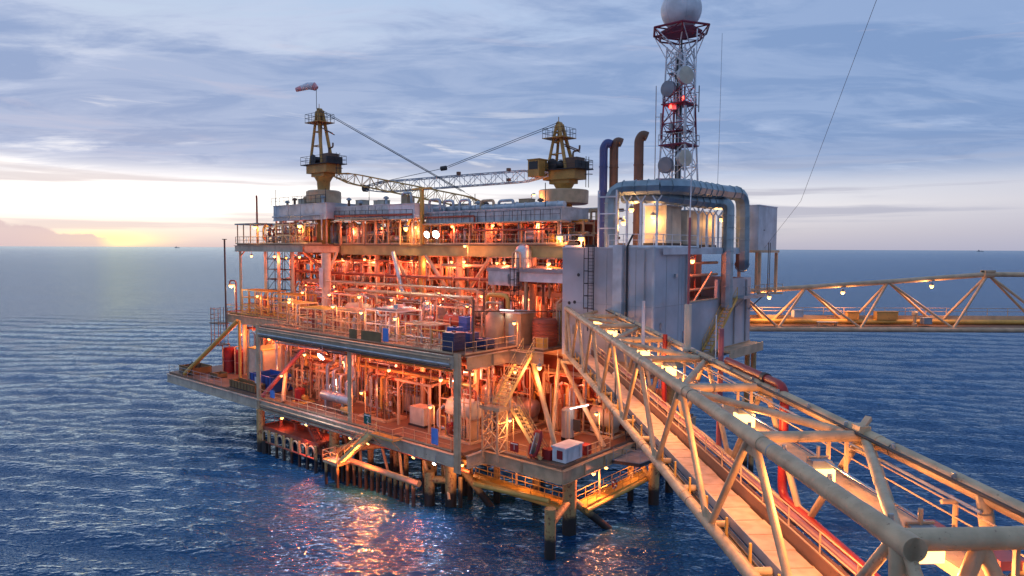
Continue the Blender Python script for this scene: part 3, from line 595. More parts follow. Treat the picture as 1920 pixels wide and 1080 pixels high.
# ================================================================== GREY PLANT BUILDING
ub, ua, va, vb = -5.6, -15.0, 7.4, 28.6
bd = thing('plant_building', 'tall windowless grey plant building beside the footbridge end', 'building', (-10, 18, 14.6))
def bq(name, mb, mat, **k): return part(bd, name, mb, M[mat], **k)
bq('wall', MB().box(ua, ub, va, 13.4, 15.2, 25.0), 'wall')                      # front block
# side wall beyond with the open bay: v 15.7..28.6, bay at v 16.5..22, z 20.2..24.1
bq('wall', MB().box(ua, ua + .3, 13.4, 13.7, 15.2, 24.4), 'wall'); bq('wall', MB().box(ua, ua + .3, 13.7, 20.1, 15.2, 20.2), 'wall'); bq('wall', MB().box(ua, ua + .3, 20.1, vb, 15.2, 22.0), 'wall'); bq('wall', MB().box(ua + .3, ub, vb - .3, vb, 15.2, 22.0), 'wall')
bq('bay_back', MB().box(-9.5, -9.3, 13.4, vb - .3, 15.2, 24.6), 'redox'); bq('bay_floor', MB().box(ua + .3, -9.5, 13.4, vb - .3, 19.4, 19.7), 'deck')
bq('roof', MB().box(ua - .05, ub + .05, va - .05, 13.45, 25.002, 25.12), 'pale'); bq('roof_deck', MB().box(ua - .3, ub, 13.46, 26.2, 24.72, 25.0), 'pale'); bq('roof_edge', MB().box(ua - .35, ua - .31, va + 1, 26.2, 24.5, 25.06), 'pale')
bq('corner_trim', MB().box(ua - .06, ua + .15, va - .06, va + .15, 15.2, 24.99), 'pale')
bq('base_beam', MB().ibeam((ua + .2, va, 14.75), (ua + .2, vb + .3, 14.75), .85, .4).ibeam((ua, va + .2, 14.75), (ub, va + .2, 14.75), .85, .4).box(ua, ub, va, vb, 14.4, 14.6), 'cream')
bq('bay_frame', MB().box(ua - .08, ua + .02, 13.6, 20.2, 20.1, 20.25).box(ua - .08, ua + .02, 13.6, 13.72, 19.95, 24.3).bar((ua + .1, 15, 20.0), (ua + .1, 19, 22.8), .14), 'cream')
for k in range(7):
    v = 14.2 + .85 * k; bq('bay_pipe', MB().tube([(-13 + .6 * (k % 3), v, 19.7), (-13 + .6 * (k % 3), v, 24.4)], .09 + .05 * (k % 2), 8), R.choice(['redox', 'cream', 'galv']))
for z in (21.0, 22.4, 23.6): bq('bay_pipe', MB().tube([(-13.2, 13.5, z), (-13.2, 24, z)], .14, 8), 'cream')
for d in ((-7.4, 22.6), (-7.0, 20.1), (-6.4, 20.0)): bq('vent_hole', MB().lathe((d[0], va - .01, d[1]), (0, -1, 0), [(0, .16), (.03, .16)], 8), 'dark')
bq('panel_seam', MB().box(-10.42, -10.38, va - .02, va, 15.3, 24.9).box(-5.7, -14.9, va - .02, va, 20.05, 20.08).box(ua - .02, ua, 11.9, 11.94, 15.3, 24.4), 'grey')
bq('vent_riser', MB().box(-12.2, -11.3, va - .5, va - .01, 18.2, 25.3).box(-12.22, -11.28, va - .53, va - .01, 20.4, 20.5).box(-12.22, -11.28, va - .53, va - .01, 22.9, 23.0), 'pale')
bq('cable', MB().tube([(-12.5, va - .12, 17), (-12.5, va - .12, 25.2), (-12.8, va + .3, 26.2)], .09, 8), 'dark')
bq('wall_pipe', MB().tube([(-11.6, va - .3, 18.4), (-11.6, va - .8, 18.1), (-14.0, va - .8, 18.1), (-14.0, va - .3, 17.3)], .17, 10).tube([(-12, va - .6, 17.6), (-13.4, va - .6, 17.6)], .12, 8), 'grey')
bq('junction_box', MB().box(-12.0, -11.5, va - .35, va - .02, 17.4, 18.0).box(-11.6, -11.25, va - .35, va - .02, 18.7, 19.3), 'dark')
bq('panel_seam', MB().box(-8.02, -7.98, va - .02, va, 15.3, 24.9).box(-13.32, -13.28, va - .02, va, 15.3, 24.9).box(ua - .02, ua, 7.5, 15.6, 20.02, 20.05).box(ua - .02, ua, 12.5, 12.54, 15.3, 24.4).box(ua - .02, ua, 9.6, 9.64, 15.3, 24.4), 'grey')
bq('downpipe', MB().tube([(ua - .12, 13.2, 15.3), (ua - .12, 13.2, 24.5)], .07, 8).tube([(-14.2, va - .12, 15.3), (-14.2, va - .12, 24.9)], .06, 8).tube([(ua - .1, 27.2, 15.3), (ua - .1, 27.2, 21.8)], .1, 8).tube([(ua - .1, 24.2, 15.3), (ua - .1, 24.2, 19.6)], .08, 8), 'grey')
bq('wall_bracket', MB().box(ua - .2, ua, 11.0, 11.4, 22.5, 22.8).box(ua - .15, ua, 8.6, 9.0, 18.1, 18.7).box(-6.9, -6.4, va - .18, va, 17.2, 18.0).box(ua - .12, ua, 12.8, 13.3, 16.6, 17.6), 'galv')
ladder((-8.9, va - .25, 17.6), 7.4, 'black caged ladder on the pale face of the grey building', 'dark', ax=(1, 0), out=(0, -1), w=.6)
stairs((-15.6, 16.6, 15.4), (-15.6, 22.6, 20.2), .8, 'shadowed steel stairway sloping up the side of the grey building', 14, 'yellow')
bq('side_platform', MB().box(-16.6, ua, 22.8, 28.6, 20.0, 20.15).bar((-16.4, 23.2, 20), (ua, 23.2, 18.6), .12).bar((-16.4, 28.2, 20), (ua, 28.2, 18.6), .12), 'grey')
bq('side_platform', MB().box(-16.4, ua, 20, 28.6, 14.9, 15.1).box(-16.5, -16.4, 20, 28.6, 14.3, 15.2), 'cream')
rails([(-16.5, 28.5, 20.15), (-16.5, 23, 20.15)], 'grey handrail on the side balcony of the grey building', 'grey', sp=1.3)
rails([(-5.8, va + .1, 25.12), (-7.6, va + .1, 25.12)], 'short white handrail at the roof edge beside the caged ladder', 'white'); rails([(-10.5, va + .1, 25.12), (ua + .1, va + .1, 25.12), (ua + .1, 15.6, 25.12)], 'white handrail round the front corner of the grey building roof', 'white', sp=1.5)
rails([(ua - .2, 15.9, 25), (ua - .2, 26, 25)], 'white handrail along the side edge of the grey building roof', 'white', sp=1.5)
# roof enclosures
def enclosure(u0, u1, v0, v1, z0, z1, label, mat):
    t = thing('roof_enclosure', label, 'enclosure', ((u0 + u1) / 2, (v0 + v1) / 2, z0)); part(t, 'body', MB().box(u0, u1, v0, v1, z0 + .4, z1), M[mat]); part(t, 'skid', MB().box(u0 - .1, u1 + .1, v0 - .1, v1 + .1, z0, z0 + .399), M['dark'])
    part(t, 'cornice', MB().box(u0 - .08, u1 + .08, v0 - .08, v1 + .08, z1, z1 + .12), M['pale']); mb = MB()
    for k in range(1, int((u1 - u0) / 1.1)): mb.box(u0 + k * 1.1 - .03, u0 + k * 1.1 + .03, v0 - .03, v0, z0 + .4, z1)
    for k in range(1, int((v1 - v0) / 1.1)): mb.box(u0 - .03, u0, v0 + k * 1.1 - .03, v0 + k * 1.1 + .03, z0 + .4, z1)
    part(t, 'panel_ribs', mb, M['offwhite']); return t
enclosure(-12.9, -10.7, 13.4, 16.4, 25.12, 28.9, 'cream boxy turbine enclosure on the grey building roof under the curved ducts', 'offwhite')
enclosure(-13.1, -9.8, 17.2, 23.6, 25.0, 28.6, 'ribbed brownish enclosure on the grey building roof behind the cream one', 'offwhite')
# ducts: rectangular runs with rounded bends
def duct(pts, w, h, label, mat='duct', rib=1.1, bend=1.3, roundd=False, cap=None):
    t = thing('air_duct', label, 'duct', pts[0]); r = (w + h) / 4
    part(t, 'casing', MB().tube(pts, r, 20 if roundd else 8, bend), M[mat]); mb = MB()
    for a, b in zip(pts, pts[1:]):
        a, b = V3(a), V3(b); L = np.linalg.norm(b - a); n = max(2, int(L / rib))
        for k in range(1, n): c = a + (b - a) * k / n; mb.lathe(c - nrm(b - a) * .04, b - a, [(0, r + .02), (.01, r + .07), (.07, r + .07), (.08, r + .02)], 20 if roundd else 8)
    part(t, 'ribs', mb, M[mat]); return t
duct([(-9.5, 9.5, 25.1), (-9.5, 9.5, 30.4), (-14.0, 10.3, 30.4)], 1.3, 1.3, 'large sheet metal duct rising beside the blue stack and bending over the roof front')
duct([(-13.6, 10.2, 30.42), (-14.9, 12.4, 30.5), (-14.9, 21.0, 30.55), (-15.3, 25.2, 30.6), (-15.4, 25.2, 23.6), (-15.0, 26.0, 23.2)], 1.4, 1.4, 'dark banded duct sweeping along the roof edge and turning down at the far corner', bend=1.6)
duct([(-9.8, 11.0, 29.7), (-13.4, 11.0, 29.6), (-13.9, 12.4, 29.5), (-14.6, 20.6, 29.4), (-15.6, 20.9, 29.4), (-15.6, 20.9, 20.2), (-15.6, 20.9, 19.3)], 1.15, 1.15, 'inner sheet metal duct dropping down the side wall past the open bay', bend=1.1)
t = thing('duct_support', 'row of white forked posts carrying the roof ducts', 'support frame', (-14, 14, 25))
for u, v, z in ((-11.4, 9.0, 29.6), (-12.6, 9.3, 29.6), (-13.9, 9.8, 29.6), (-15.0, 15.6, 28.7), (-15.0, 17.4, 28.7), (-15.0, 18.8, 28.7), (-15.0, 20.0, 28.7), (-8.7, 8.6, 30.2), (-10.4, 8.9, 30.2)):
    mb = MB().bar((u, v, 25.1), (u, v, z - .6), .16)
    if z < 30: mb.bar((u, v, z - .6), (u + .45, v, z), .1).bar((u, v, z - .6), (u - .45, v, z), .1)
    else: mb.bar((u, v, z - .6), (u, v, z), .16)
    part(t, 'post', mb, M['white'])
part(t, 'cross_rail', MB().bar((-8.7, 8.5, 29.6), (-10.4, 8.8, 29.6), .12).bar((-8.7, 8.5, 28.1), (-10.4, 8.8, 28.1), .1).bar((-8.7, 8.5, 26.8), (-10.4, 8.8, 26.8), .1), M['white'])
def stack(u, v, zt, r, mat, label):
    t = thing('exhaust_stack', label, 'exhaust stack', (u, v, 25.1)); d = (-.42, .2)
    part(t, 'pipe', MB().tube([(u, v, 25.1), (u, v, zt - .1), (u + d[0] * .7, v + d[1] * .7, zt + .4), (u + d[0] * 1.7, v + d[1] * 1.7, zt + .2)], r, 16, .8), M[mat])
    mb = MB()
    for z in (27.5, 30.6, 33.2): mb.lathe((u, v, z), (0, 0, 1), [(0, r + .01), (.02, r + .05), (.1, r + .05), (.12, r + .01)], 16)
    part(t, 'ribs', mb, M[mat])
stack(-4.6, 15.6, 35.3, .42, 'purple', 'dark blue exhaust stack with bent top'); stack(-5.2, 16.6, 35.5, .45, 'brown', 'brown exhaust stack with bent top beside the dark blue one'); stack(-8.2, 16.4, 35.8, .47, 'brown', 'brown exhaust stack with bent top standing alone by the radome tower')
t = thing('panel_cabin', 'pale blue boxy cabin raised on orange lit frame behind the roof ducts', 'cabin', (-14.5, 29.6, 25)); part(t, 'body', MB().box(-15.7, -13.6, 28.6, 34.0, 24.9, 29.6), M['pale']); part(t, 'roof', MB().box(-15.75, -13.5, 28.55, 34.05, 29.6, 29.7), M['white']); part(t, 'handle', MB().box(-15.75, -15.701, 30, 30.3, 27, 27.08), M['dark'])
part(t, 'platform', MB().box(-16.0, -13.4, 28.5, 34.2, 24.62, 24.88), M['cream'])
for u, v in ((-15.8, 28.8), (-13.6, 28.8), (-15.8, 33.8), (-13.6, 33.8)): part(t, 'leg', MB().bar((u, v, 20), (u, v, 24.6), .28), M['cream'])
ladder((-16.3, 30.2, 20.1), 4.6, 'dark ladder below the pale blue cabin', 'dark', ax=(0, 1), out=(-1, 0), cage=False, name='steel_ladder')
part(g2, 'landing', MB(WD).box(24.4, 28.6, 79.0, 83.6, 19.3, 19.5).box(24.4, 28.6, 79.3, 83.5, 15.5, 15.7), M['cream'])
rails([(-15.6, 29.2, 20.15), (-17.4, 31.4, 20.15)], 'cream handrail on the landing below the pale blue cabin', 'cream', sp=1.)
pile(-15.2, 29.4, 15.0, .28); pile(-14.2, 30.2, 15.0, .28)
# lamps on the roof
for p, l in (((-11.8, 12.9, 28.0), 'glowing amber lamp on the face of the cream roof enclosure'), ((-9.6, 11.4, 27.4), 'amber lamp behind the rising roof duct'), ((-10.3, 11.6, 28.6), 'amber lamp beside the forked posts on the roof'), ((-14.2, 22.6, 28.0), 'amber lamp beside the ribbed roof enclosure'), ((-14.2, 16.2, 23.9), 'amber lamp inside the open side bay of the building')): lamp_hang(p, l, 'lamps on the grey building roof', 520 if 'inside' in l else 190, (1, .22, .1) if 'inside' in l else (1, .46, .14), PL, 1.3)

# ================================================================== RADOME TOWER
TU, TV, Z0, Z1 = -10.3, 20.7, 25.0, 45.0
tw = thing('lattice_tower', 'red and white lattice tower carrying the white radome', 'tower', (TU, TV, Z0))
def hw(z): return np.interp(z, [25, 38, 45], [1.72, 1.2, .98])
def tc(k, z): a = [(-1, -1), (1, -1), (1, 1), (-1, 1)][k % 4]; return V3((TU + a[0] * hw(z), TV + a[1] * hw(z), z))
lev = [25, 28, 31, 33.3, 35.5, 37.6, 39.6, 41.5, 43.3, 45]
for k in range(4):
    part(tw, 'leg', MB().tube([tc(k, 25), tc(k, 36)], .1, 8), M['white']); part(tw, 'leg', MB().tube([tc(k, 36), tc(k, 41)], .095, 8), M['towerred']); part(tw, 'leg', MB().tube([tc(k, 41), tc(k, 45.2)], .09, 8), M['white'])
for a, b in zip(lev, lev[1:]):
    mb = MB()
    for k in range(4):
        mb.tube([tc(k, a), tc(k + 1, b)], .045, 6).tube([tc(k + 1, a), tc(k, b)], .045, 6).tube([tc(k, a), tc(k + 1, a)], .05, 6)
    part(tw, 'bracing', mb, M['towerred' if 35 < a < 40 else 'white'])
for z in (35.5, 39.6): part(tw, 'ring_frame', MB().box(TU - hw(z) - .2, TU + hw(z) + .2, TV - hw(z) - .2, TV + hw(z) + .2, z - .12, z - .02), M['towerred'])
part(tw, 'mast', MB().tube([(TU, TV, 25), (TU, TV, 45)], .3, 12), M['galv'])
for k in range(16):
    a = R.uniform(0, 6.28); z = R.choice([29.5, 33, 36.2, 37, 38, 39, 40.2, 41, 42.2, 43.5, 44.2]); rr_ = hw(z) * R.uniform(.2, 1.0); part(tw, 'equipment_box', MB().cbox((TU + rr_ * math.cos(a), TV + rr_ * math.sin(a), z), R.uniform(.2, .5), R.uniform(.2, .5), R.uniform(.3, 1.1)), M[R.choice(['pale', 'grey', 'dark', 'galv'])])
part(tw, 'cable_run', MB().tube([(TU - .3, TV - .35, 25), (TU - .3, TV - .35, 46)], .08, 6).tube([(TU + .1, TV - .4, 25), (TU + .1, TV - .4, 44)], .07, 6), M['dark'])
for z in (30.5, 36.8, 42.6): part(tw, 'work_platform', MB().box(TU - hw(z) + .1, TU + hw(z) - .1, TV - hw(z) + .1, TV + hw(z) - .1, z, z + .06), M['towerred' if z == 36.8 else 'galv'])
cage(tw, TU, TV, 39.6, 1.25, 1.25, 1.0, 'galv'); cage(tw, TU, TV, 35.5, 1.5, 1.5, 1.0, 'galv')
def hexp(r, z, o=0): return [V3((TU + r * math.cos(math.pi / 3 * k + o), TV + r * math.sin(math.pi / 3 * k + o), z)) for k in range(6)]
pf_ = MB(); h1, h2 = hexp(3.0, 46.9), hexp(2.3, 46.2)
for k in range(6): pf_.tube([h1[k], h1[(k + 1) % 6]], .12, 8).tube([h2[k], h2[(k + 1) % 6]], .09, 8).tube([h1[k], h2[k]], .07, 6).tube([h1[k], (TU, TV, 46.9)], .07, 6).tube([h1[k], h2[(k + 1) % 6]], .05, 6)
part(tw, 'head_frame', pf_, M['towerred'])
part(tw, 'head_deck', MB().lathe((TU, TV, 46.7), (0, 0, 1), [(0, 2.1), (.15, 2.1)], 6), M['towerred'])
mb = MB()
for k in range(6): mb.tube([h2[k], tc(k * 4 // 6, 43.3)], .06, 6).tube([h1[k], tc((k * 4 // 6 + 1) % 4, 44)], .05, 6)
part(tw, 'head_brace', mb, M['white'])
part(tw, 'ladder', MB().bar((TU + .8, TV - .3, 25), (TU + .8, TV - .3, 45), .05).bar((TU + .8, TV + .2, 25), (TU + .8, TV + .2, 45), .05), M['white'])
t = thing('radome', 'big white spherical radome on top of the lattice tower', 'radome', (TU, TV, 47.0)); prof = [(2.02 * (1 - math.cos(x)), 2.02 * math.sin(x)) for x in np.linspace(.3, math.pi - .02, 22)]
part(t, 'shell', MB().lathe((TU, TV, 46.9), (0, 0, 1), prof, 36), M['white']); mb = MB()
for k in range(3): mb.ring((TU, TV, 48.92), (math.cos(1.05 * k + .3), math.sin(1.05 * k + .3), 0), 2.015, .022, 40, 5)
part(t, 'panel_seams', mb, M['pale'])
def dish(p, d, r, label, mat='pale'):
    p = V3(p); d = nrm(V3(d)); t = thing('dish_antenna', label, 'dish antenna', p, 'dish antennas on the radome tower')
    part(t, 'drum', MB().lathe(p, d, [(0, r * .55), (.15, r * .8), (.35, r), (.75, r), (.77, r * .9)], 22), M['dishdark' if mat == 'dark' else 'galv']); part(t, 'face', MB().lathe(p + d * .76, d, [(0, r * .97), (.05, r * .7), (.1, .05)], 22), M['dishdark' if mat == 'dark' else 'offwhite']); part(t, 'mount', MB().tube([p, p - d * .6], .09), M['galv'])
dish((TU - .6, TV - .8, 42.1), (-.95, -.45, 0), .9, 'pale drum dish antenna high on the tower below the radome'); dish((TU + .55, TV - .7, 41.0), (.1, -1, 0), .8, 'dark faced dish antenna high on the tower, lower of the upper two', 'dark'); dish((TU - .7, TV - .9, 34.0), (-.95, -.45, 0), .85, 'pale drum dish antenna low on the tower above the ducts'); dish((TU + .6, TV - .9, 33.4), (.1, -1, 0), .82, 'dark faced dish antenna low on the tower above the ducts', 'dark')
for p, l in (((TU - .9, TV - .9, 39.6), 'bright red aviation light on the tower beside the pale aerial panel'), ((TU + .4, TV - 1.1, 38.9), 'dimmer red aviation light on the tower mast')):
    t = thing('warning_light', l, 'lamp', p); part(t, 'base', MB().lathe(p, (0, 0, 1), [(0, .14), (.12, .14)]), M['grey']); part(t, 'glass', MB().lathe(V3(p) + (0, 0, .12), (0, 0, 1), [(0, .15), (.3, .15), (.42, .05)]), M['beacon']); point('lamp_light', V3(p) + (-.1, -.3, .3), (1, .08, .06), 7, t)
for du, dv, z0, h, l in ((-2.0, -.6, 40.2, 3.3, 'white twin rod aerial standing off the tower below the radome'), (-2.0, .2, 38.6, 2.6, 'shorter rod aerial standing off the tower beside the twin rods'), (2.0, -1.2, 29, 12.5, 'long slim aerial standing off the tower toward the stacks'), (-1.3, -1.3, 35.9, 3.2, 'pale panel aerial on the tower beside the red lights'), (1.4, -1.1, 35.9, 2.8, 'grey panel aerial on the tower mast side')):
    p = V3((TU + du, TV + dv, z0)); t = thing('rod_aerial', l, 'aerial', p); part(t, 'rod', MB().tube([p, p + (0, 0, h)], .05 if h > 3.25 or h < 2.7 else .16, 8), M['pale' if h > 2.7 else 'dark']); mb = MB()
    for f in (.2, .75): mb.tube([p + (0, 0, h * f), (TU + np.sign(du) * hw(z0 + h * f), TV + dv * .6, z0 + h * f)], .035, 6)
    part(t, 'arm', mb, M['galv'])
mono('guy_wire', 'long thin guy wire running high across the sky down to the pale cabin', 'wire', MB(WD).tube([(26.9, 73, 25.1), (25.2, 60, 29.2), (20.8, 40, 39.27), (18.4, 30, 46)], .014, 5, 0), M['rope'])
mono('thin_aerial', 'hair thin vertical aerial above the roof duct beside the tower', 'aerial', MB().tube([(-14.2, 21.4, 30), (-14.3, 21.4, 38), (-14.35, 21.4, 46)], .025, 5, 0), M['galv'])
# ================================================================== CRANES
def lattice(mb, p, q, w0, w1, r=.055, n=12, up=(0, 0, 1)):
    p, q = V3(p), V3(q); a, b = basis(q - p)
    def c(k, t):
        w = (np.interp(t, [0, .12, .9, 1], [w1, w0, w0, w1])) / 2; i, j = ((-1, -1), (1, -1), (1, 1), (-1, 1))[k % 4]
        return p + (q - p) * t + a * i * w + b * j * w
    ts = [k / n for k in range(n + 1)]
    for k in range(4):
        mb.tube([c(k, t) for t in ts], r, 6, 0)
        for i in range(n): mb.tube([c(k, ts[i]), c(k + 1, ts[i + 1])] if i % 2 else [c(k + 1, ts[i]), c(k, ts[i + 1])], r * .55, 5); mb.tube([c(k, ts[i]), c(k + 1, ts[i])], r * .5, 5)
    return mb
def crane(u, v, zd, zs, zt, boom, tip, label, rope_to, drum, cab):
    t = thing('pedestal_crane', label, 'crane', (u, v, ZT)); P = lambda n, mb, m='crane', **k: part(t, n, mb, M[m], **k)
    P('pedestal', MB().lathe((u, v, ZT), (0, 0, 1), [(0, 1.1), (zs - 2.6 - ZT, 1.1), (zs - 2.2 - ZT, .85), (zs - .7 - ZT, .95), (zs - ZT, 1.35)], 22))
    if drum: P('round_platform', MB().lathe((u, v, 30.6), (0, 0, 1), [(0, 2.9), (.1, 3.15), (1.7, 3.2), (1.8, 3.1)], 30), 'cream')
    P('slew_frame', MB().prism([(u - 2.6, v - 1.3), (u + 2.4, v - 1.3), (u + 2.4, v + 1.3), (u - 2.6, v + 1.3)], zs + .5, zs + 1.7).prism([(u - 1.5, v - 1.0), (u + 1.6, v - 1.0), (u + 1.6, v + 1.0), (u - 1.5, v + 1.0)], zs, zs + .499))
    zp = zs + 1.7; P('hydraulic_pack', MB().box(u - 3.0, u - 2.7, v - 1.4, v + 1.2, zp + .1, zp + 1.0), 'dark'); P('tool_locker', MB().box(u + 2.2, u + 2.9, v + .2, v + 1.4, zp + .1, zp + 1.2), 'grey'); P('machinery_deck', MB().box(u - 3.4, u + 3.3, v - 1.7, v + 1.7, zp, zp + .1), 'dark'); cage(t, u, v, zp + .1, 3.3, 1.65)
    P('engine', MB().box(u - 2.6, u - .6, v - .9, v + .9, zp + .1, zp + 1.5).tube([(u - 1.4, v, zp + 1.5), (u - 1.4, v, zp + 2.3), (u - 2.4, v, zp + 2.4), (u - 2.4, v, zp + 3)], .12), 'brown')
    P('winch', MB().lathe((u + 1.2, v - 1, zp + .8), (0, 1, 0), [(0, .75), (.1, .75), (.11, .5), (1.9, .5), (1.91, .75), (2, .75)], 18), 'dark')
    if cab: P('cab', MB().box(u + 1.7, u + 3.5, v - 3.0, v - 1.3, zs + .9, zs + 3.0).box(u + 1.6, u + 3.6, v - 3.1, v - 1.2, zs + 3.0, zs + 3.12), 'crane'); P('cab_window', MB().box(u + 1.9, u + 3.3, v - 3.03, v - 3.001, zs + 1.8, zs + 2.8).box(u + 3.501, u + 3.53, v - 2.8, v - 1.5, zs + 1.8, zs + 2.8), 'dark')
    for k in (-1, 1):
        P('mast_leg', MB().tube([(u + 2.0, v + k * .9, zp), (u + 1.0, v + k * .35, zt - .3)], .2, 10)); P('mast_leg', MB().tube([(u - 1.0, v + k * .9, zp), (u + .6, v + k * .35, zt - .2)], .24, 10))
    mb = MB()
    for f in (.35, .6, .8): mb.tube([(u + 2.0 - f, v - .9 + .55 * f, zp + (zt - zp) * f), (u + 2.0 - f, v + .9 - .55 * f, zp + (zt - zp) * f)], .08, 6).tube([(u + 2.0 - f, v - .8 + .55 * f, zp + (zt - zp) * f), (u - 1 + 1.6 * f, v - .8 + .55 * f, zp + (zt - zp) * f)], .08, 6)
    P('mast_tie', mb); P('mast_head', MB().box(u + .4, u + 1.2, v - .42, v + .42, zt - .9, zt - .25).lathe((u + .8, v - .3, zt - .15), (0, 1, 0), [(0, .34), (.1, .34), (.5, .34), (.6, .34)], 16).tube([(u + .9, v, zt), (u + .9, v, zt + .8)], .05, 6))
    P('top_platform', MB().box(u - .9, u + 2.5, v - 1.4, v + 1.4, zt - 2.0, zt - 1.9)); cage(t, u + .8, v, zt - 1.9, 1.65, 1.35, 1.15)
    P('boom_stop', MB().tube([(u + .2, v - .4, zt - 2.6), (u - 2.6, v - .2, zt - 3.8)], .08, 6).tube([(u + .2, v + .4, zt - 2.9), (u - 2.2, v + .4, zt - 3.9)], .08, 6), 'brown')
    P('access_ladder', MB().bar((u - 3.6, v - .3, zs - .6), (u - 3.6, v - .3, zp + 1.5), .06).bar((u - 3.6, v + .3, zs - .6), (u - 3.6, v + .3, zp + 1.5), .06).ring((u - 3.8, v, zp), (0, 0, 1), .5, .03).ring((u - 3.8, v, zp - .7), (0, 0, 1), .5, .03).ring((u - 3.8, v, zp + .8), (0, 0, 1), .5, .03), 'dark')
    P('boom', lattice(MB(), boom, tip, 1.45, .5, .075, 18), 'pale' if drum else 'crane')
    P('boom_head', MB().lathe(V3(tip) + (0, -.3, 0), (0, 1, 0), [(0, .5), (.6, .5)], 14), 'dark')
    for k in (-.35, .35): P('pendant_rope', MB().tube([(u + .8, v + k, zt), tuple(V3(rope_to) + (0, k * .8, 0))], .04, 5), 'rope')
    return t, P
cA, P = crane(43.0, 14.8, 31, 35.2, 45.0, (40.6, 15.3, 35.3), (15.8, 20, 30.3), 'orange pedestal crane with windsock on its mast and boom pointing at the other crane', (19, 19.3, 32.2), False, False)
P('collar', MB().lathe((43, 14.8, 31.3), (0, 0, 1), [(0, 2.3), (.1, 2.5), (1.7, 2.5), (1.9, 2.2)], 24), 'cream')
P('hoist_rope', MB().tube([(43.4, 14.6, 44.8), (17.5, 19.7, 31.4)], .025, 5), 'rope')
cB, P = crane(9.2, 27.7, 31, 33.2, 41.0, (10.6, 26.3, 34.4), (36.6, 17.4, 33.4), 'yellow brown pedestal crane with round drum platform and pale level boom', (24.5, 21.8, 35.9), True, True)
P('rope_block', MB().lathe((24.3, 21.6, 35.8), (1, -.35, -.1), [(0, .1), (.1, .32), (.9, .32), (1, .1)], 12), 'dark'); P('pendant_rope', MB().tube([(24.6, 21.6, 35.8), (36, 17.6, 33.9)], .04, 5), 'rope')
for k, (uu, zz_) in enumerate(((15.2, 33.6), (15.2, 34.9), (22, 34.7))): P('floodlamp_bracket', MB().cbox((uu, 26.3 - .34 * (uu - 10.6) - .9, zz_), .45, .4, .4), 'brown')
t = thing('windsock', 'pink and white windsock flying from the mast of the orange crane', 'windsock', (43.8, 14.3, 45)); part(t, 'pole', MB().tube([(43.8, 14.3, 45), (43.8, 14.3, 47.7)], .045, 6), M['dark'])
sock = [(43.8, 14.3, 47.9), (44.1, 14.1, 48.25), (44.8, 13.6, 48.3), (45.5, 13.0, 48.0), (46.2, 12.5, 47.75)]; mb = MB(); cs = []
for i, (p, r) in enumerate(zip(sock, (.4, .58, .52, .40, .3))):
    d = nrm(V3(sock[min(i + 1, 4)]) - V3(sock[max(i - 1, 0)])); a, b_ = basis(d); cs.append((V3(p), a, b_, r))
mb.rings(cs[1:4], 16); part(t, 'sock', mb, M['sock']); mb = MB(); mb.rings(cs[:2], 16); part(t, 'red_mouth', mb, M['sockpink']); mb = MB(); mb.rings(cs[3:], 16); part(t, 'red_tail', mb, M['sockpink'])

# ================================================================== TOP MODULES ON THE UPPER DECK
def module_box(u0, u1, v0, v1, z0, z1, label, mat, ribs=1.6, roof=True):
    t = thing('roof_module', label, 'roof module', ((u0 + u1) / 2, (v0 + v1) / 2, z0)); part(t, 'casing', MB().box(u0, u1, v0, v1, z0, z1), M[mat]); mb = MB()
    for u in np.arange(u0 + ribs, u1 - .3, ribs): mb.box(u - .05, u + .05, v0 - .06, v0 - .001, z0, z1 - .05)
    part(t, 'rib', mb, M[mat]); part(t, 'edge', MB().box(u0 - .07, u1 + .07, v0 - .09, v1 + .07, z1, z1 + .1).box(u0 - .05, u1 + .05, v0 - .07, v0 - .001, z0 - .12, z0), M['pale'])
    for u in np.arange(u0 + .6, u1, 2.6):
        for v in (v0 + .4, v1 - .4): part(t, 'support', MB().bar((u, v, ZT), (u, v, z0), .2), M['cream'])
    return t
module_box(38.3, 52.0, 12, 17.5, 29.0, 31.1, 'pale bluish roof module under the orange crane', 'pale', 3.2)
module_box(26.6, 38.0, 13.4, 18.2, 28.9, 30.5, 'long grey roof module between the orange crane and the white end box', 'galv', 1.4)
module_box(21.2, 26.3, 13.0, 18.4, 28.7, 30.4, 'short whitish roof box with orange lit end above the twin floodlights', 'white', 2.4)
module_box(-.2, 20.6, 14.4, 19.5, 28.0, 29.3, 'longest grey cooler module stretching to the drum platform crane', 'galv', 1.2)
t = thing('roof_pipe', 'long grey clad pipe lying on the longest roof module', 'pipe', (10, 16, 29.4)); part(t, 'casing', MB().tube([(20.3, 15.6, 29.75), (.2, 15.6, 29.7)], .34, 14), M['galv'])
mb = MB()
for u in np.arange(1, 20, 1.5): mb.lathe((u, 15.6, 29.72), (1, 0, 0), [(0, .35), (.02, .39), (.1, .39), (.12, .35)], 14)
part(t, 'ribs', mb, M['silver'])
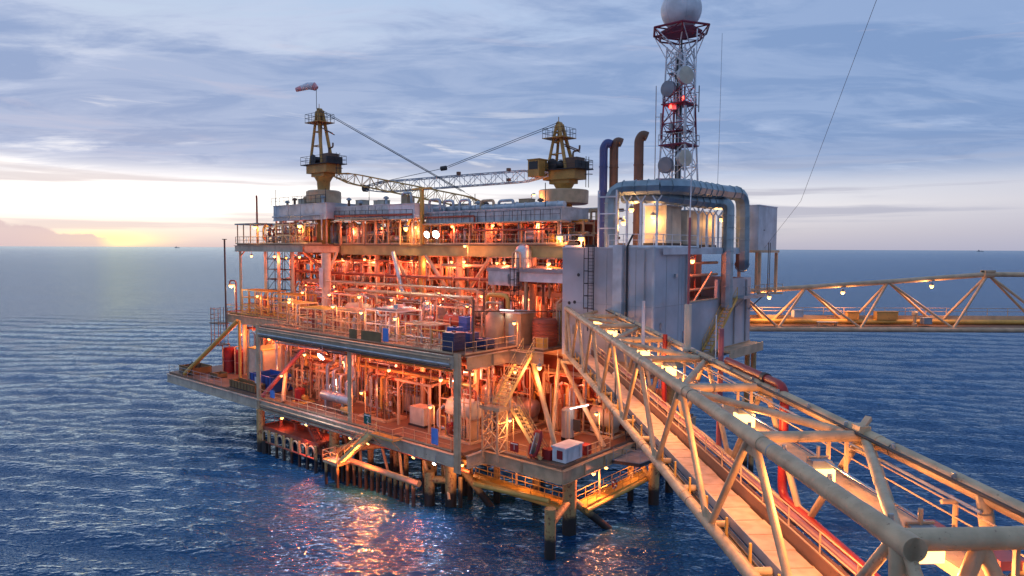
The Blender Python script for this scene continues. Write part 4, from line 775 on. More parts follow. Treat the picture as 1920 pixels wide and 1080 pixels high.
for k, (u, v, h, L) in enumerate(((24.6, 14, 1.5, 1.7), (20.2, 14.6, 1.5, 1.9), (18.0, 15, 1.3, 1.6), (15.5, 15.2, 1.3, 1.7), (12.2, 15.4, 1.1, 2.0), (9.5, 15.5, 1.0, 2.2), (48.5, 15, 1.4, 2.6))):
    z = 30.4 if u > 21 else 29.4
    if u > 40: z = 31.1
    mono('hoop_pipe', ['grey hoop pipe on the white roof box', 'grey hoop pipe nearest the tall yellow column top', 'second grey hoop pipe on the longest roof module', 'third grey hoop pipe on the longest roof module', 'orange lit hoop pipe toward the drum platform crane', 'low hoop pipe just before the drum platform crane', 'cream hoop pipe on the pale roof module'][k], 'pipe', MB().tube([(u, v, z - .05), (u, v, z + h), (u - L, v, z + h), (u - L, v, z + .3), (u - L, v + .6, z)], .17, 10, .45), M['cream' if k in (4, 6) else 'galv'], 'hoop pipes on the roof modules')
rails([(52.2, 11.8, 31.2), (38.2, 11.8, 31.2)], 'thin dark handrail on top of the pale bluish roof module', 'dark', sp=1.2, toe=False); rails([(38, 13.1, 28.9), (21.2, 12.7, 28.6)], 'thin dark handrail along the grey roof module walkway', 'dark', sp=1.2, toe=False); rails([(20.6, 14.0, 28.0), (-.4, 14.0, 28.0)], 'thin dark handrail along the longest cooler module', 'dark', sp=1.3, toe=False)
part(pf, 'module_walkway', MB().box(21.2, 38.2, 12.6, 13.3, 28.5, 28.62), M['cream']); part(pf, 'module_walkway', MB().box(-.6, 20.8, 13.9, 14.39, 27.8, 27.95), M['cream'])
for k, (u, v, z) in enumerate(((50.4, 13.4, 31.1), (47.6, 12.9, 31.1), (40.6, 13, 31.1), (36.4, 14.4, 30.5), (33.5, 14.2, 30.5), (30.6, 15, 30.5), (28.2, 14.3, 30.5), (18.6, 17, 29.3), (14, 16.8, 29.3), (8, 17, 29.3), (4.4, 16.8, 29.3))):
    t = thing('vent_cowl', 'small weathered vent cowl on top of the roof modules', 'vent', (u, v, z), 'vent cowls on the roof modules'); h = R.uniform(.4, 1.1); part(t, 'neck', MB().tube([(u, v, z), (u, v, z + h)], .18, 10), M[R.choice(['galv', 'cream', 'brown'])]); part(t, 'hood', MB().lathe((u, v, z + h), (0, 0, 1), [(0, .2), (.05, .38), (.25, .34), (.4, .1)], 12), M[R.choice(['galv', 'grey', 'brown'])])
for k, (u, v, z, su, sv, h) in enumerate(((45.5, 13.2, 31.2, 1.6, 1.1, .8), (35, 15.6, 30.6, 1.4, 1.2, .9), (29.5, 14.6, 30.6, 2.2, 1.0, .6), (24, 14.4, 30.5, 1.2, 1.2, 1.0), (16.4, 16.6, 29.4, 1.8, 1.2, .9), (6.2, 16.6, 29.4, 1.5, 1.1, 1.1))): crate((u, v, z), su, sv, h, 'roof_unit', 'squat weathered unit on ' + ['the pale bluish roof module', 'the grey roof module near the orange crane', 'the middle of the grey roof module', 'the whitish roof box', 'the longest cooler near the hoop pipes', 'the longest cooler near the drum crane'][k], R.choice(['girder', 'tan', 'grey']), PL, 'roof unit')
t = thing('roof_conduit', 'orange lit pipes running along the front of the roof modules', 'pipe', (20, 13, 28.4)); part(t, 'pipe', MB().tube([(37.8, 13.0, 29.3), (21.4, 12.7, 29.1)], .14, 8), M['redox']); part(t, 'pipe', MB().tube([(37.5, 12.9, 28.8), (27, 12.8, 28.8), (27, 12.8, 26)], .11, 8), M['cream']); part(t, 'pipe', MB().tube([(20.4, 14.1, 28.7), (12, 14.1, 28.7), (12, 14.1, 27), (.4, 14.1, 27)], .12, 8), M['redox']); part(t, 'pipe', MB().tube([(51.8, 11.7, 29.5), (39, 11.7, 29.5), (39, 11.7, 26)], .1, 8), M['galv'])
for k, (u, v, z, h) in enumerate(((51.6, 12.2, 31.2, 2.4), (39.0, 12.4, 31.2, 2.0), (31, 13.7, 30.6, 2.8), (12.6, 14.8, 29.4, 1.9), (2.2, 14.8, 29.4, 2.6))): mono('roof_rod', 'thin dark rod standing on ' + ['the outer end of the pale roof module', 'the inner end of the pale roof module', 'the grey roof module', 'the middle of the longest cooler', 'the longest cooler end by the drum crane'][k], 'rod', MB().tube([(u, v, z), (u, v, z + h)], .045, 6), M['dark'])
t = thing('vessel_drum', 'horizontal grey drum on the corner of the pale roof module', 'vessel', (53.5, 14, 29)); part(t, 'shell', MB().vessel((52.6, 13, 30.2), (52.6, 17, 30.2), .9), M['galv']); part(t, 'saddle', MB().box(52.1, 53.1, 13.6, 13.9, 28.4, 29.5).box(52.1, 53.1, 16.1, 16.4, 28.4, 29.5), M['cream']); part(t, 'support', MB().bar((52.6, 13.8, ZT), (52.6, 13.8, 28.4), .2).bar((52.6, 16.2, ZT), (52.6, 16.2, 28.4), .2), M['cream'])
t = thing('canopy_roof', 'small dark flat canopy on thin posts at the far upper deck corner', 'canopy', (53.5, 10, ZT)); part(t, 'roof', MB().box(50.2, 56.6, 8.2, 12, 28.3, 28.5), M['grey'])
for u in (50.5, 52.5, 54.5, 56.3): part(t, 'post', MB().tube([(u, 8.5, ZT), (u, 8.5, 28.3)], .08, 8), M['brown'])
rails([(56.2, 8.1, ZT), (38.3, 8.1, ZT)], 'cream handrail on the upper deck wing edge', 'cream', sp=1.3); rails([(56.3, 8.2, ZT), (56.3, 20, ZT)], 'dark handrail at the far end of the upper deck', 'grey'); rails([(37.6, 14.0, ZT), (22, 14.0, ZT)], 'orange lit handrail on the upper deck edge behind the lamps', 'cream', sp=1.3); rails([(20, 14.0, ZT), (0, 14.0, ZT)], 'orange lit handrail on the upper deck edge right of the twin floodlights', 'cream', sp=1.4)
part(pf, 'mast_column', MB().bar((20.9, 14, ZT), (20.9, 14, 32.2), .38).bar((20.9, 14, 31.6), (24.2, 14, 27.2), .2).box(19.2, 22.6, 13.8, 14.2, 32.2, 32.4), M['yellow'])
mono('vent_pole', 'dark tall vent pole with flat cap at the outer end of the middle deck', 'pole', MB().tube([(51.1, 3.8, 13), (51.1, 3.8, 26)], .12, 8).lathe((51.1, 3.8, 26), (0, 0, 1), [(0, .32), (.1, .32)]), M['dark'])
mono('vent_pole', 'rusty red slim vent pole rising beside the canopy roof', 'pole', MB().tube([(51.8, 9.2, ZT), (51.8, 9.2, 32.2), (51.5, 9.0, 32.5)], .14, 8, .2), M['redox'])
mono('gooseneck_pipe', 'orange gooseneck vent pipe beside the dark vent pole', 'pipe', MB().tube([(49.6, 4.6, ZM), (49.6, 4.6, 20.2), (50.6, 4.2, 20.2), (50.6, 4.2, 19.6)], .1, 8, .4), M['redox'])
t = thing('scaffold_tower', 'dark scaffold tower standing under the far upper deck', 'scaffold', (48.4, 10, ZM)); mb = MB()
for a in range(3):
    for b_ in range(2): mb = MB().tube([(46.4 + 2 * a, 10 + 1.6 * b_, ZM), (46.4 + 2 * a, 10 + 1.6 * b_, 24.6)], .06, 6); part(t, 'standard', mb, M['dark'])
for z in np.arange(17.2, 24.6, 1.5):
    mb = MB()
    for b_ in range(2):
        mb.tube([(46.2, 10 + 1.6 * b_, z), (50.6, 10 + 1.6 * b_, z)], .05, 5).tube([(46.4, 10 + 1.6 * b_, z), (48.4, 10 + 1.6 * b_, z + 1.5)], .04, 5).tube([(50.4, 10 + 1.6 * b_, z), (48.4, 10 + 1.6 * b_, z + 1.5)], .04, 5)
    for a in range(3): mb.tube([(46.4 + 2 * a, 10, z), (46.4 + 2 * a, 11.6, z)], .05, 5)
    part(t, 'lift_tubes', mb, M['dark'])
part(t, 'platform', MB().box(46.4, 50.4, 10.05, 11.55, 20.3, 20.36).box(46.4, 50.4, 10.05, 11.55, 23.3, 23.36), M['dark'])
t = thing('access_cage', 'dark hanging access cage at the outer end of the middle deck', 'access cage', (53.2, 3.6, 11)); mb = MB()
for u in (52.2, 53.4, 54.4):
    for v in (3.2, 4.6): mb.tube([(u, v, 10.8), (u, v, 16.2)], .05, 6)
part(t, 'frame', mb, M['brown']); part(t, 'floor', MB().box(52.0, 54.6, 3.0, 4.8, 13.9, 14.0).box(52.0, 54.6, 3.0, 4.8, 10.8, 10.9), M['dark']); mb = MB()
for z in (11.5, 12.2, 14.6, 15.2, 16.0): mb.tube([(52.1, 3.1, z), (54.5, 3.1, z), (54.5, 4.7, z)], .03, 5, 0)
part(t, 'guard_rail', mb, M['brown'])

# ================================================================== STAIRS, LANDINGS, LOWER WALKWAYS
stairs((-2.3, 2.3, 10.75), (-2.3, 6.6, 15.4), 1.35, 'long orange lit stairway between the middle deck and its landing', 16, 'stair')
t = thing('stair_landing', 'orange lit stair landing on a braced lattice tower', 'landing', (-2.2, 1.6, ZC)); part(t, 'deck', MB().box(-3.6, -1.2, .9, 2.4, 10.55, 10.7), M['cream'])
for u in (-3.3, -1.5):
    for v in (1.0, 2.3): part(t, 'leg', MB().tube([(u, v, ZC if v > 2 else 6.0), (u, v, 10.55)], .09, 8), M['cream'])
mb = MB()
for z in (6.8, 8.1, 9.4):
    for v in (1.0, 2.3): mb.tube([(-3.3, v, z), (-1.5, v, z + 1.2)], .05, 6).tube([(-1.5, v, z), (-3.3, v, z + 1.2)], .05, 6)
    for u in (-3.3, -1.5): mb.tube([(u, 1.0, z), (u, 2.3, z + 1.2)], .05, 6).tube([(u, 1.0, z), (u, 2.3, z)], .05, 6)
part(t, 'bracing', mb, M['cream'])
rails([(-1.2, .9, 10.7), (-3.6, .9, 10.7), (-3.6, 2.2, 10.7)], 'cream handrail round the stair landing', 'cream', sp=.9)
stairs((-7.0, 3.0, ZC), (-3.6, 3.0, 10.6), .9, 'shadowed red lit stairway from the landing down to the cellar deck', 13, 'stair')
stairs((16.2, -1.7, 2.5), (10.9, -1.7, ZC), 1.0, 'steep orange stairway from the cellar deck edge down to the landing stage', 14, 'stair')
t = thing('stair_platform', 'cream platform projecting from the cellar deck edge at the stair head', 'landing', (9, -1.4, 5)); part(t, 'deck', MB().box(7.2, 11.0, -2.2, -.98, ZC - .12, ZC), M['yellow']); part(t, 'bracket', MB().bar((7.6, -2.0, 6.4), (7.6, -1, 5.4), .12).bar((10.6, -2.0, 6.4), (10.6, -1, 5.4), .12), M['cream'])
rails([(34, -.9, ZC), (11.2, -.9, ZC)], 'orange lit handrail along the cellar deck edge past the green sign', 'cream', sp=1.8); rails([(11.0, -2.2, ZC), (7.2, -2.2, ZC), (7.2, -.9, ZC), (.6, -.9, ZC)], 'orange lit handrail stepping round the stair head to the corner column', 'cream', sp=1.6)
t = thing('landing_stage', 'cream low landing stage at the foot of the steep stairway', 'landing', (17, -1.4, 1)); part(t, 'deck', MB().box(15.8, 18.4, -2.4, -.7, 2.3, 2.48), M['cream'])
for u in (16.1, 18.1): part(t, 'leg', MB().tube([(u, -2.2, -3), (u, -2.2, 2.3)], .16, 10), M['pile']); part(t, 'leg', MB().tube([(u, -1.0, -3), (u, -1.0, 2.3)], .16, 10), M['pile'])
rails([(15.8, -2.4, 2.48), (18.4, -2.4, 2.48), (18.4, -.8, 2.48)], 'handrail on the low landing stage', 'cream', sp=1.1)
t = thing('boat_landing', 'red lit boat landing with arched fender posts standing in the sea', 'boat landing', (27, .8, 0)); part(t, 'deck', MB().box(21.6, 33.6, -.7, 2.4, 3.1, 3.28), M['redox']); part(t, 'edge_beam', MB().box(21.5, 33.7, -.9, -.71, 2.9, 3.3), M['redox'])
for k in range(8):
    u = 21.9 + 1.62 * k; part(t, 'fender_post', MB().tube([(u, -.95, -2.5), (u, -.95, 3.0)], .17, 10), M['pile']); part(t, 'pile', MB().tube([(u, 1.9, -2.5), (u, 1.9, 3.1)], .17, 10), M['pile'])
    if k < 7: part(t, 'arch', MB().tube([(u + .2, -.97, 1.6)] + [(u + .81 - .61 * math.cos(x), -.97, 2.2 + .6 * math.sin(x)) for x in np.linspace(0, math.pi, 9)] + [(u + 1.42, -.97, 1.6)], .1, 8, 0), M['cream'])
part(t, 'fender_rail', MB().tube([(21.9, -1.0, 1.5), (33.3, -1.0, 1.5)], .11, 8), M['redox'])
part(t, 'lower_catwalk', MB().box(16.8, 24.5, .3, 1.6, 1.5, 1.7), M['redox'])
for k in range(6): part(t, 'pile', MB().tube([(17.4 + 1.3 * k, .4, -2.5), (17.4 + 1.3 * k, .4, 1.5)], .15, 8), M['pile']); part(t, 'pile', MB().tube([(17.4 + 1.3 * k, 1.5, -2.5), (17.4 + 1.3 * k, 1.5, 1.5)], .15, 8), M['pile'])
part(t, 'walkway_tube', MB().tube([(24, 3.2, 4.2), (12, 3.2, 3.6)], .3, 10), M['redox']); part(t, 'bollard', MB().lathe((31.5, .6, 3.28), (0, 0, 1), [(0, .35), (.1, .35), (.12, .22), (.8, .22), (.85, .34), (1.0, .34)]), M['redox']); part(t, 'bollard', MB().lathe((28.2, .6, 3.28), (0, 0, 1), [(0, .3), (.1, .3), (.12, .2), (.7, .2), (.75, .3), (.9, .3)]), M['redox'])
stairs((21.0, -.1, 1.7), (24.0, -.1, 4.6), .8, 'small red stairway on the boat landing', 9, 'redox')
rails([(27, 2.2, 3.28), (33.4, 2.2, 3.28), (33.4, -.5, 3.28)], 'red handrail on the boat landing', 'redox')
t = thing('lower_walkway', 'yellow railed catwalk low above the sea around the corner leg', 'catwalk', (-4, 6, 2.3)); part(t, 'deck', MB().box(-8.2, 3.3, 4.0, 5.2, 2.35, 2.45).box(-10.1, -8.9, 5.0, 17.2, 2.35, 2.45), M['yellow'])
part(t, 'edge_tube', MB().tube([(3.3, 3.9, 2.2), (-8.2, 3.9, 2.2)], .22, 12)  , M['yellow']); part(t, 'edge_tube', MB().tube([(-10.2, 5.0, 2.2), (-10.2, 17.2, 2.3)], .22, 12), M['yellow']); part(t, 'hanger', MB().bar((-9.5, 8, 2.4), (-9.5, 8, 5.4), .14).bar((-2, 5.2, 2.4), (-2, 5.2, 5.4), .14).bar((-9.0, 14.5, 2.4), (-7, 17, 5.4), .3), M['cream'])
for pts, l in (([(3.3, 4.0, 2.45), (-7.9, 4.0, 2.45)], 'yellow handrail on the low catwalk toward the corner leg'), ([(-10.1, 5.2, 2.45), (-10.1, 17.0, 2.45)], 'yellow handrail on the low catwalk holding a lifebuoy'), ([(-8.9, 5.2, 2.45), (-8.9, 17.0, 2.45)], 'inner yellow handrail of the low catwalk'), ([(3.3, 5.2, 2.45), (-7.9, 5.2, 2.45)], 'inner yellow handrail behind the corner leg')): rails(pts, l, 'yellow', sp=1.5)
t = thing('lifebuoy', 'red and white lifebuoy hanging on the low catwalk handrail', 'lifebuoy', (-10.2, 9.4, 3.0)); part(t, 'ring', MB().ring((-10.25, 9.4, 3.4), (1, 0, 0), .33, .09, 20, 8), M['red']); mb = MB()
for k in range(4): mb.lathe(V3((-10.25, 9.4 + .33 * math.cos(k * 1.571 + .8), 3.4 + .33 * math.sin(k * 1.571 + .8))) - .07 * V3((0, -math.sin(k * 1.571 + .8), math.cos(k * 1.571 + .8))), (0, -math.sin(k * 1.571 + .8), math.cos(k * 1.571 + .8)), [(0, .1), (.14, .1)], 10)
part(t, 'bands', mb, M['white'])
t = thing('side_platform', 'dark grey grating platform beside the catwalk end under the footbridge', 'landing', (-10, 13, 5.4)); part(t, 'deck', MB().prism([(-9.9, 9.5), (-12.4, 10.2), (-12.8, 14.6), (-9.9, 17.5)], 5.45, 5.62), M['grey']); part(t, 'edge', MB().bar((-9.9, 9.5, 5.4), (-12.4, 10.2, 5.4), .12, .3).bar((-12.4, 10.2, 5.4), (-12.8, 14.6, 5.4), .12, .3), M['dark'])
rails([(-10, 9.5, 5.62), (-12.4, 10.2, 5.62), (-12.8, 14.5, 5.62)], 'grey handrail on the dark grating platform', 'grey', sp=1.3, toe=False)
stairs((-9.8, 13.0, 5.7), (-8.2, 15.2, 9.2), .9, 'dark open stairway in shade beside the grating platform', 8, 'dark')
for s_, z in (('4', 6.0), ('3', 4.6), ('2', 3.2)):
    text(pf, s_, .55, PL.w((-11 - .535, 15.4 - .05, z)), rad(49.5), M['dark'])

# ================================================================== HAND PLACED EQUIPMENT
def skid_frame(u0, u1, v0, v1, z0, z1, label, mat, topmat, tiers=1, n=3, name='frame_skid', stuff=True):
    t = thing(name, label, 'frame skid', ((u0 + u1) / 2, (v0 + v1) / 2, z0))
    for k in range(n):
        u = u0 + (u1 - u0) * k / (n - 1)
        for v in (v0, v1): part(t, 'post', MB().bar((u, v, z0), (u, v, z1), .11), M[mat])
    mb = MB()
    for j in range(tiers + 1):
        z = z0 + .15 + (z1 - z0 - .15) * j / tiers
        for v in (v0, v1): mb.bar((u0, v, z), (u1, v, z), .1)
        for k in range(n): u = u0 + (u1 - u0) * k / (n - 1); mb.bar((u, v0, z), (u, v1, z), .1)
    part(t, 'frame', mb, M[mat]); mb = MB()
    for k in range(12): u = u0 + (u1 - u0) * k / 11; mb.bar((u, v0, z1 + .06), (u, v1, z1 + .06), .05)
    part(t, 'top_grating', mb, M[topmat])
    if stuff:
        for k in range(int((u1 - u0) * 1.6)):
            u = R.uniform(u0 + .3, u1 - .3); v = R.uniform(v0 + .3, v1 - .3); r = R.uniform(.08, .24); h = R.uniform(.5, .92) * (z1 - z0)
            part(t, 'cylinder', MB().lathe((u, v, z0 + .1), (0, 0, 1), [(0, r), (h * .8, r), (h * .85, r * .5), (h, r * .4)], 10), pm())
        for k in range(4): v = R.uniform(v0, v1); z = R.uniform(z0 + .4, z1 - .2); part(t, 'pipe', MB().tube([(u0, v, z), (u1, v, z)], R.uniform(.04, .09), 8), pm())
    return t
t = skid_frame(10.2, 15.2, .9, 4.2, ZM, 18.5, 'tall open skid with grey grating roof behind the brown rail panels', 'pale', 'galv', 2, 4)
part(t, 'roof_tray', MB().box(10.6, 13.8, 1.2, 3.8, 18.62, 18.8).cbox((11.5, 2.2, 18.8), .7, .7, .35), M['galv']); part(t, 'hose', MB().tube([(12, 1.5, 18.1), (13.5, 1.4, 17.9), (14.5, 1.8, 18.2)], .12, 8), M['galv'])
skid_frame(5.2, 8.8, .9, 3.4, ZM, 17.5, 'low cream framed skid between the tall skid and the blue totes', 'cream', 'cream', 1, 3)
skid_frame(17.0, 21.5, 1.2, 4.2, ZM, 18.0, 'orange lit framed skid next to the tall grey roofed skid', 'cream', 'cream', 2, 4); skid_frame(23.0, 27.8, 1.0, 4.0, ZM, 17.9, 'orange lit framed skid with crossed rails past the middle of the deck', 'cream', 'yellow', 2, 4); skid_frame(29.2, 33.2, 1.4, 4.4, ZM, 18.2, 'orange framed skid at the far end of the wide middle deck', 'cream', 'yellow', 2, 3)
skid_frame(36.5, 42.0, 6.0, 9.0, ZM, 18.6, 'bright yellow lit framed skid on the narrow middle deck wing', 'yellow', 'yellow', 2, 4); skid_frame(43.5, 50.5, 6.0, 8.6, ZM, 18.8, 'yellow lit long framed skid at the outer middle deck end', 'yellow', 'yellow', 3, 5)
def tote(u, v, z, label, mat='navy', s=1.25, h=1.55):
    t = thing('tote_tank', label, 'tote tank', (u, v, z)); part(t, 'tank', MB().box(u - s / 2, u + s / 2, v - s / 2, v + s / 2, z + .16, z + h), M[mat]); mb = MB()
    for k in range(5): zz_ = z + .25 + (h - .35) * k / 4; mb.box(u - s / 2 - .04, u + s / 2 + .04, v - s / 2 - .04, v + s / 2 + .04, zz_, zz_ + .07)
    part(t, 'ribs', mb, M[mat]); part(t, 'pallet', MB().box(u - s / 2, u + s / 2, v - s / 2, v + s / 2, z, z + .159), M['dark']); part(t, 'cap', MB().lathe((u, v, z + h), (0, 0, 1), [(0, .2), (.1, .2)]), M['dark']); return t
tote(1.7, .55, ZM, 'dark blue ribbed tote tank at the near middle deck corner', s=1.5, h=1.75); tote(.5, 3.4, ZM, 'low dark blue tote tank farther along the corner rail', s=1.35, h=1.0); tote(2.2, 3.2, ZM, 'dark purple tote tank behind the corner rail', 'purple', 1.2, 1.45); tote(3.6, 2.6, ZM, 'bright blue tote tank behind the yellow green drum', 'blue', 1.1, 1.9); tote(5.0, 5.6, ZM, 'blue tote tank with pale lid in the shade under the braces', 'blue', 1.1, 2.6)
t = thing('steel_drum', 'yellow green drum beside the blue totes', 'drum', (3.3, 1.1, ZM)); part(t, 'body', MB().lathe((3.3, 1.1, ZM), (0, 0, 1), [(0, .38), (.05, .4), (.4, .4), (.42, .42), (.46, .4), (.85, .4), (.9, .38)], 16), M['yellow']); part(t, 'lid', MB().lathe((3.3, 1.1, ZM + .9), (0, 0, 1), [(0, .36), (.02, .36)], 16), M['offwhite'])
t = thing('chemical_tank', 'tan upright domed tank with curved pipe on the middle deck', 'tank', (2.4, 7.0, ZM)); part(t, 'shell', MB().lathe((2.4, 7, ZM), (0, 0, 1), [(0, .95), (2.6, .95), (3.0, .75), (3.2, .4), (3.3, .1)], 22), M['tan']); part(t, 'vent_pipe', MB().tube([(3.6, 6.4, ZM), (3.6, 6.4, ZM + 3), (2.8, 6.8, ZM + 3.5), (2.4, 7, ZM + 3.3)], .08, 8), M['cream'])
t = thing('control_cabin', 'orange lit box cabin with grey roof beside the domed tank', 'cabin', (.6, 8.4, ZM)); part(t, 'body', MB().box(-.6, 1.4, 7.4, 9.4, ZM, ZM + 3.1), M['tan']); part(t, 'roof', MB().box(-.9, 1.9, 7.0, 9.8, ZM + 3.1, ZM + 3.25), M['galv']); part(t, 'door', MB().box(.2, .9, 7.36, 7.399, ZM + .1, ZM + 2.1), M['grey'])
t = thing('louvre_unit', 'squat grey louvred unit beside the orange box cabin', 'machine', (-2.2, 9.2, ZM)); part(t, 'body', MB().lathe((-2.2, 9.2, ZM), (0, 0, 1), [(0, 1.2), (.2, 1.25), (2.4, 1.25), (2.6, 1.1)], 12), M['redox']); mb = MB()
for k in range(6): mb.lathe((-2.2, 9.2, ZM + .4 + .35 * k), (0, 0, 1), [(0, 1.26), (.03, 1.34), (.1, 1.34), (.12, 1.26)], 12)
part(t, 'louvre_ring', mb, M['redox'])
crate((-3.3, 7.3, ZM), .9, .7, .9, 'yellow_box', 'bright yellow square box at the stair head', 'yellow', PL)
t = thing('silver_vessel', 'upright silver domed vessel on the platform above the pale beam', 'vessel', (4.2, 14.2, 22.9)); part(t, 'shell', MB().lathe((4.2, 13.6, 22.9), (0, 0, 1), [(0, .95), (1.7, .95), (2.2, .75), (2.5, .35), (2.55, .1)], 20), M['silver']); part(t, 'arch_pipe', MB().tube([(3.8, 12.5, 22.9), (3.8, 12.5, 24.6), (4.8, 12.5, 24.6), (4.8, 12.5, 22.9)], .12, 8, .5), M['cream'])
t = thing('crane_beam_box', 'wide pale beam box meeting the grey building above the pipework', 'beam box', (-1, 12, 21.4)); part(t, 'body', MB().box(-5.5, 3.0, 11.5, 14.0, 21.5, 22.5), M['white']); part(t, 'top_plate', MB().box(-5.5, 7.5, 11.3, 14.2, 22.5, 22.85), M['grey']); [part(t, 'support', MB().bar((a_, b_, ZM), (a_, b_, c_), .3), M['cream']) for a_, b_, c_ in ((2.5, 12, 21.5), (7, 12, 22.5), (-3.5, 13.5, 21.5))]; part(t, 'side_boxes', MB().box(3.2, 7.2, 11.2, 12.2, 21.0, 22.49).box(4.2, 5.0, 11.0, 11.19, 21.2, 22.2), M['galv'])
rails([(7.4, 11.3, 22.85), (-5.4, 11.3, 22.85)], 'cream handrail above the wide pale beam box', 'cream', sp=1.3, toe=False)
ladder((2.9, 10.9, 17.4), 5.6, 'black caged ladder hanging below the wide pale beam box', 'dark', ax=(1, 0), out=(0, -1), w=.6)
t = thing('pipe_arch', 'big yellow lit pipe arch in front of the black hanging ladder', 'pipe', (5, 10.5, ZM)); part(t, 'pipe', MB().tube([(6.6, 10.4, ZM), (6.6, 10.4, 20.0), (3.6, 10.4, 20.0), (3.6, 10.4, ZM)], .24, 12, .7), M['yellow']); part(t, 'pipe', MB().tube([(6.3, 9.9, ZM), (6.3, 9.9, 19.2), (4.0, 9.9, 19.2)], .16, 10, .5), M['cream'])
t = thing('bent_pipe', 'thick silver pipe looping round the tall yellow column', 'pipe', (22, 12.8, 18.6)); part(t, 'pipe', MB().tube([(25.5, 13.2, ZT - 1), (22.8, 12.6, 19.0), (19.6, 12.8, 19.3), (19.4, 12.9, 18.5), (22.5, 12.4, 18.0), (23.2, 12.6, 17.0), (23.2, 12.8, ZM)], .3, 12, .6), M['silver']); part(t, 'flange', MB().flange((21.2, 12.7, 19.17), (1, 0, -.1), .42, .1), M['galv'])
for k, (u, v) in enumerate(((53.4, 5.4), (51.0, 6.0), (49.4, 7.4))):
    t = thing('red_tank', ['upright red tank outermost under the yellow strut', 'upright red tank second from the deck end', 'upright red tank touching the tan cubic tank'][k], 'tank', (u, v, ZC), 'red tanks on the cellar deck'); h = 3.4 - .2 * k; part(t, 'shell', MB().lathe((u, v, ZC), (0, 0, 1), [(0, 1.0), (h, 1.0), (h + .3, .75), (h + .4, .2)], 20), M['red']); part(t, 'band', MB().lathe((u, v, ZC + h * .5), (0, 0, 1), [(0, 1.01), (.02, 1.05), (.1, 1.05), (.12, 1.01)], 20), M['pinkred']); part(t, 'pipe', MB().tube([(u - .3, v - 1.2, ZC), (u - .3, v - 1.2, ZC + h + .8), (u, v, ZC + h + .8), (u, v, ZC + h + .3)], .08, 8), M['cream'])
t = thing('storage_tank', 'tall tan cubic tank beside the red tanks above the blue skip', 'tank', (45, 6, ZC)); part(t, 'body', MB().box(42.6, 46.6, 4.6, 8.6, ZC + .1, ZC + 4.3), M['offwhite']); part(t, 'base', MB().box(42.5, 46.7, 4.5, 8.7, ZC, ZC + .099), M['cream']); part(t, 'top_rim', MB().box(42.5, 46.7, 4.5, 8.7, ZC + 4.3, ZC + 4.42), M['yellow']); part(t, 'corner_post', MB().box(42.52, 42.7, 4.52, 4.7, ZC + .1, ZC + 4.3).box(46.45, 46.68, 4.52, 4.7, ZC + .1, ZC + 4.3), M['cream'])
def skip(u0, u1, v0, v1, z, h, label, mat, inner='navy', name='waste_skip'):
    t = thing(name, label, 'skip', ((u0 + u1) / 2, (v0 + v1) / 2, z)); w_ = .07
    for nm, bx in (('end_wall', (u0, u0 + w_, v0, v1)), ('end_wall', (u1 - w_, u1, v0, v1)), ('side_wall', (u0 + w_, u1 - w_, v0, v0 + w_)), ('side_wall', (u0 + w_, u1 - w_, v1 - w_, v1))): part(t, nm, MB().box(*bx, z + .12, z + h), M[mat])
    part(t, 'floor', MB().box(u0, u1, v0, v1, z, z + .119), M['dark']); mb = MB()
    for u in np.arange(u0 + .4, u1, .8): mb.box(u - .05, u + .05, v0 - .06, v0 - .001, z + .12, z + h)
    part(t, 'ribs', mb, M[inner]); part(t, 'rim', MB().box(u0 - .06, u1 + .06, v0 - .07, v0 + .06, z + h, z + h + .09).box(u0 - .06, u1 + .06, v1 - .06, v1 + .06, z + h, z + h + .09), M[mat]); return t
skip(37.2, 41.8, 2.2, 5.2, ZC, 1.7, 'large bright blue open skip on the cellar deck beside the column', 'blue'); skip(34.9, 37.0, 1.6, 4.4, ZC, 1.9, 'smaller bright blue open skip leaning corner against the red brace', 'blue')
skip(36.5, 43.0, .0, 1.4, ZC, .95, 'long brown boarded basket along the deck edge below the blue skip', 'timber', 'brown', 'cargo_basket'); skip(54.5, 58.8, .4, 3.2, ZC, 1.0, 'brown boarded basket at the outermost deck corner', 'timber', 'brown', 'cargo_basket'); skip(49.5, 51.5, 1.6, 3.0, ZC, .6, 'small yellow brown basket on the outer cellar deck', 'timber', 'brown', 'cargo_basket')
rails([(59.8, -.6, ZC), (44, -.6, ZC)], 'dull handrail along the outer cellar deck edge', 'grey', sp=2., toe=False)
t = thing('gas_bottle_rack', 'rack of thin dark rods at the outermost deck corner', 'rack', (57, 2, ZC)); mb = MB()
for k in range(9): mb.tube([(55 + .42 * k, 1.6 + .3 * (k % 3), ZC), (55 + .42 * k, 1.6 + .3 * (k % 3), ZC + 1.3 + .3 * (k % 2))], .05, 6)
part(t, 'rods', mb, M['dark']); part(t, 'frame', MB().bar((54.8, 1.5, ZC + .9), (58.6, 1.5, ZC + .9), .06).bar((54.8, 2.4, ZC + .9), (58.6, 2.4, ZC + .9), .06), M['brown'])
t = thing('filter_vessel', 'silver horizontal filter vessel with tall bent pipes near the cellar deck edge', 'vessel', (21.5, 2.0, ZC)); part(t, 'shell', MB().vessel((24.2, 1.6, 8.1), (18.6, 1.6, 8.1), .62), M['silver'])
for u in (19.8, 23): part(t, 'saddle', MB().box(u - .15, u + .15, 1.1, 2.1, ZC, 7.7), M['galv'])
for k, u in enumerate((19.6, 20.8, 22.0, 23.2)): part(t, 'riser', MB().tube([(u, 1.6, 8.6), (u, 1.6, 10.2 + .5 * k), (u, 2.6, 10.2 + .5 * k), (u, 2.6, 13.6)], .2, 10, .5), M['galv']); part(t, 'flange', MB().flange((u, 1.6, 9.3), (0, 0, 1), .34, .1), M['silver'])
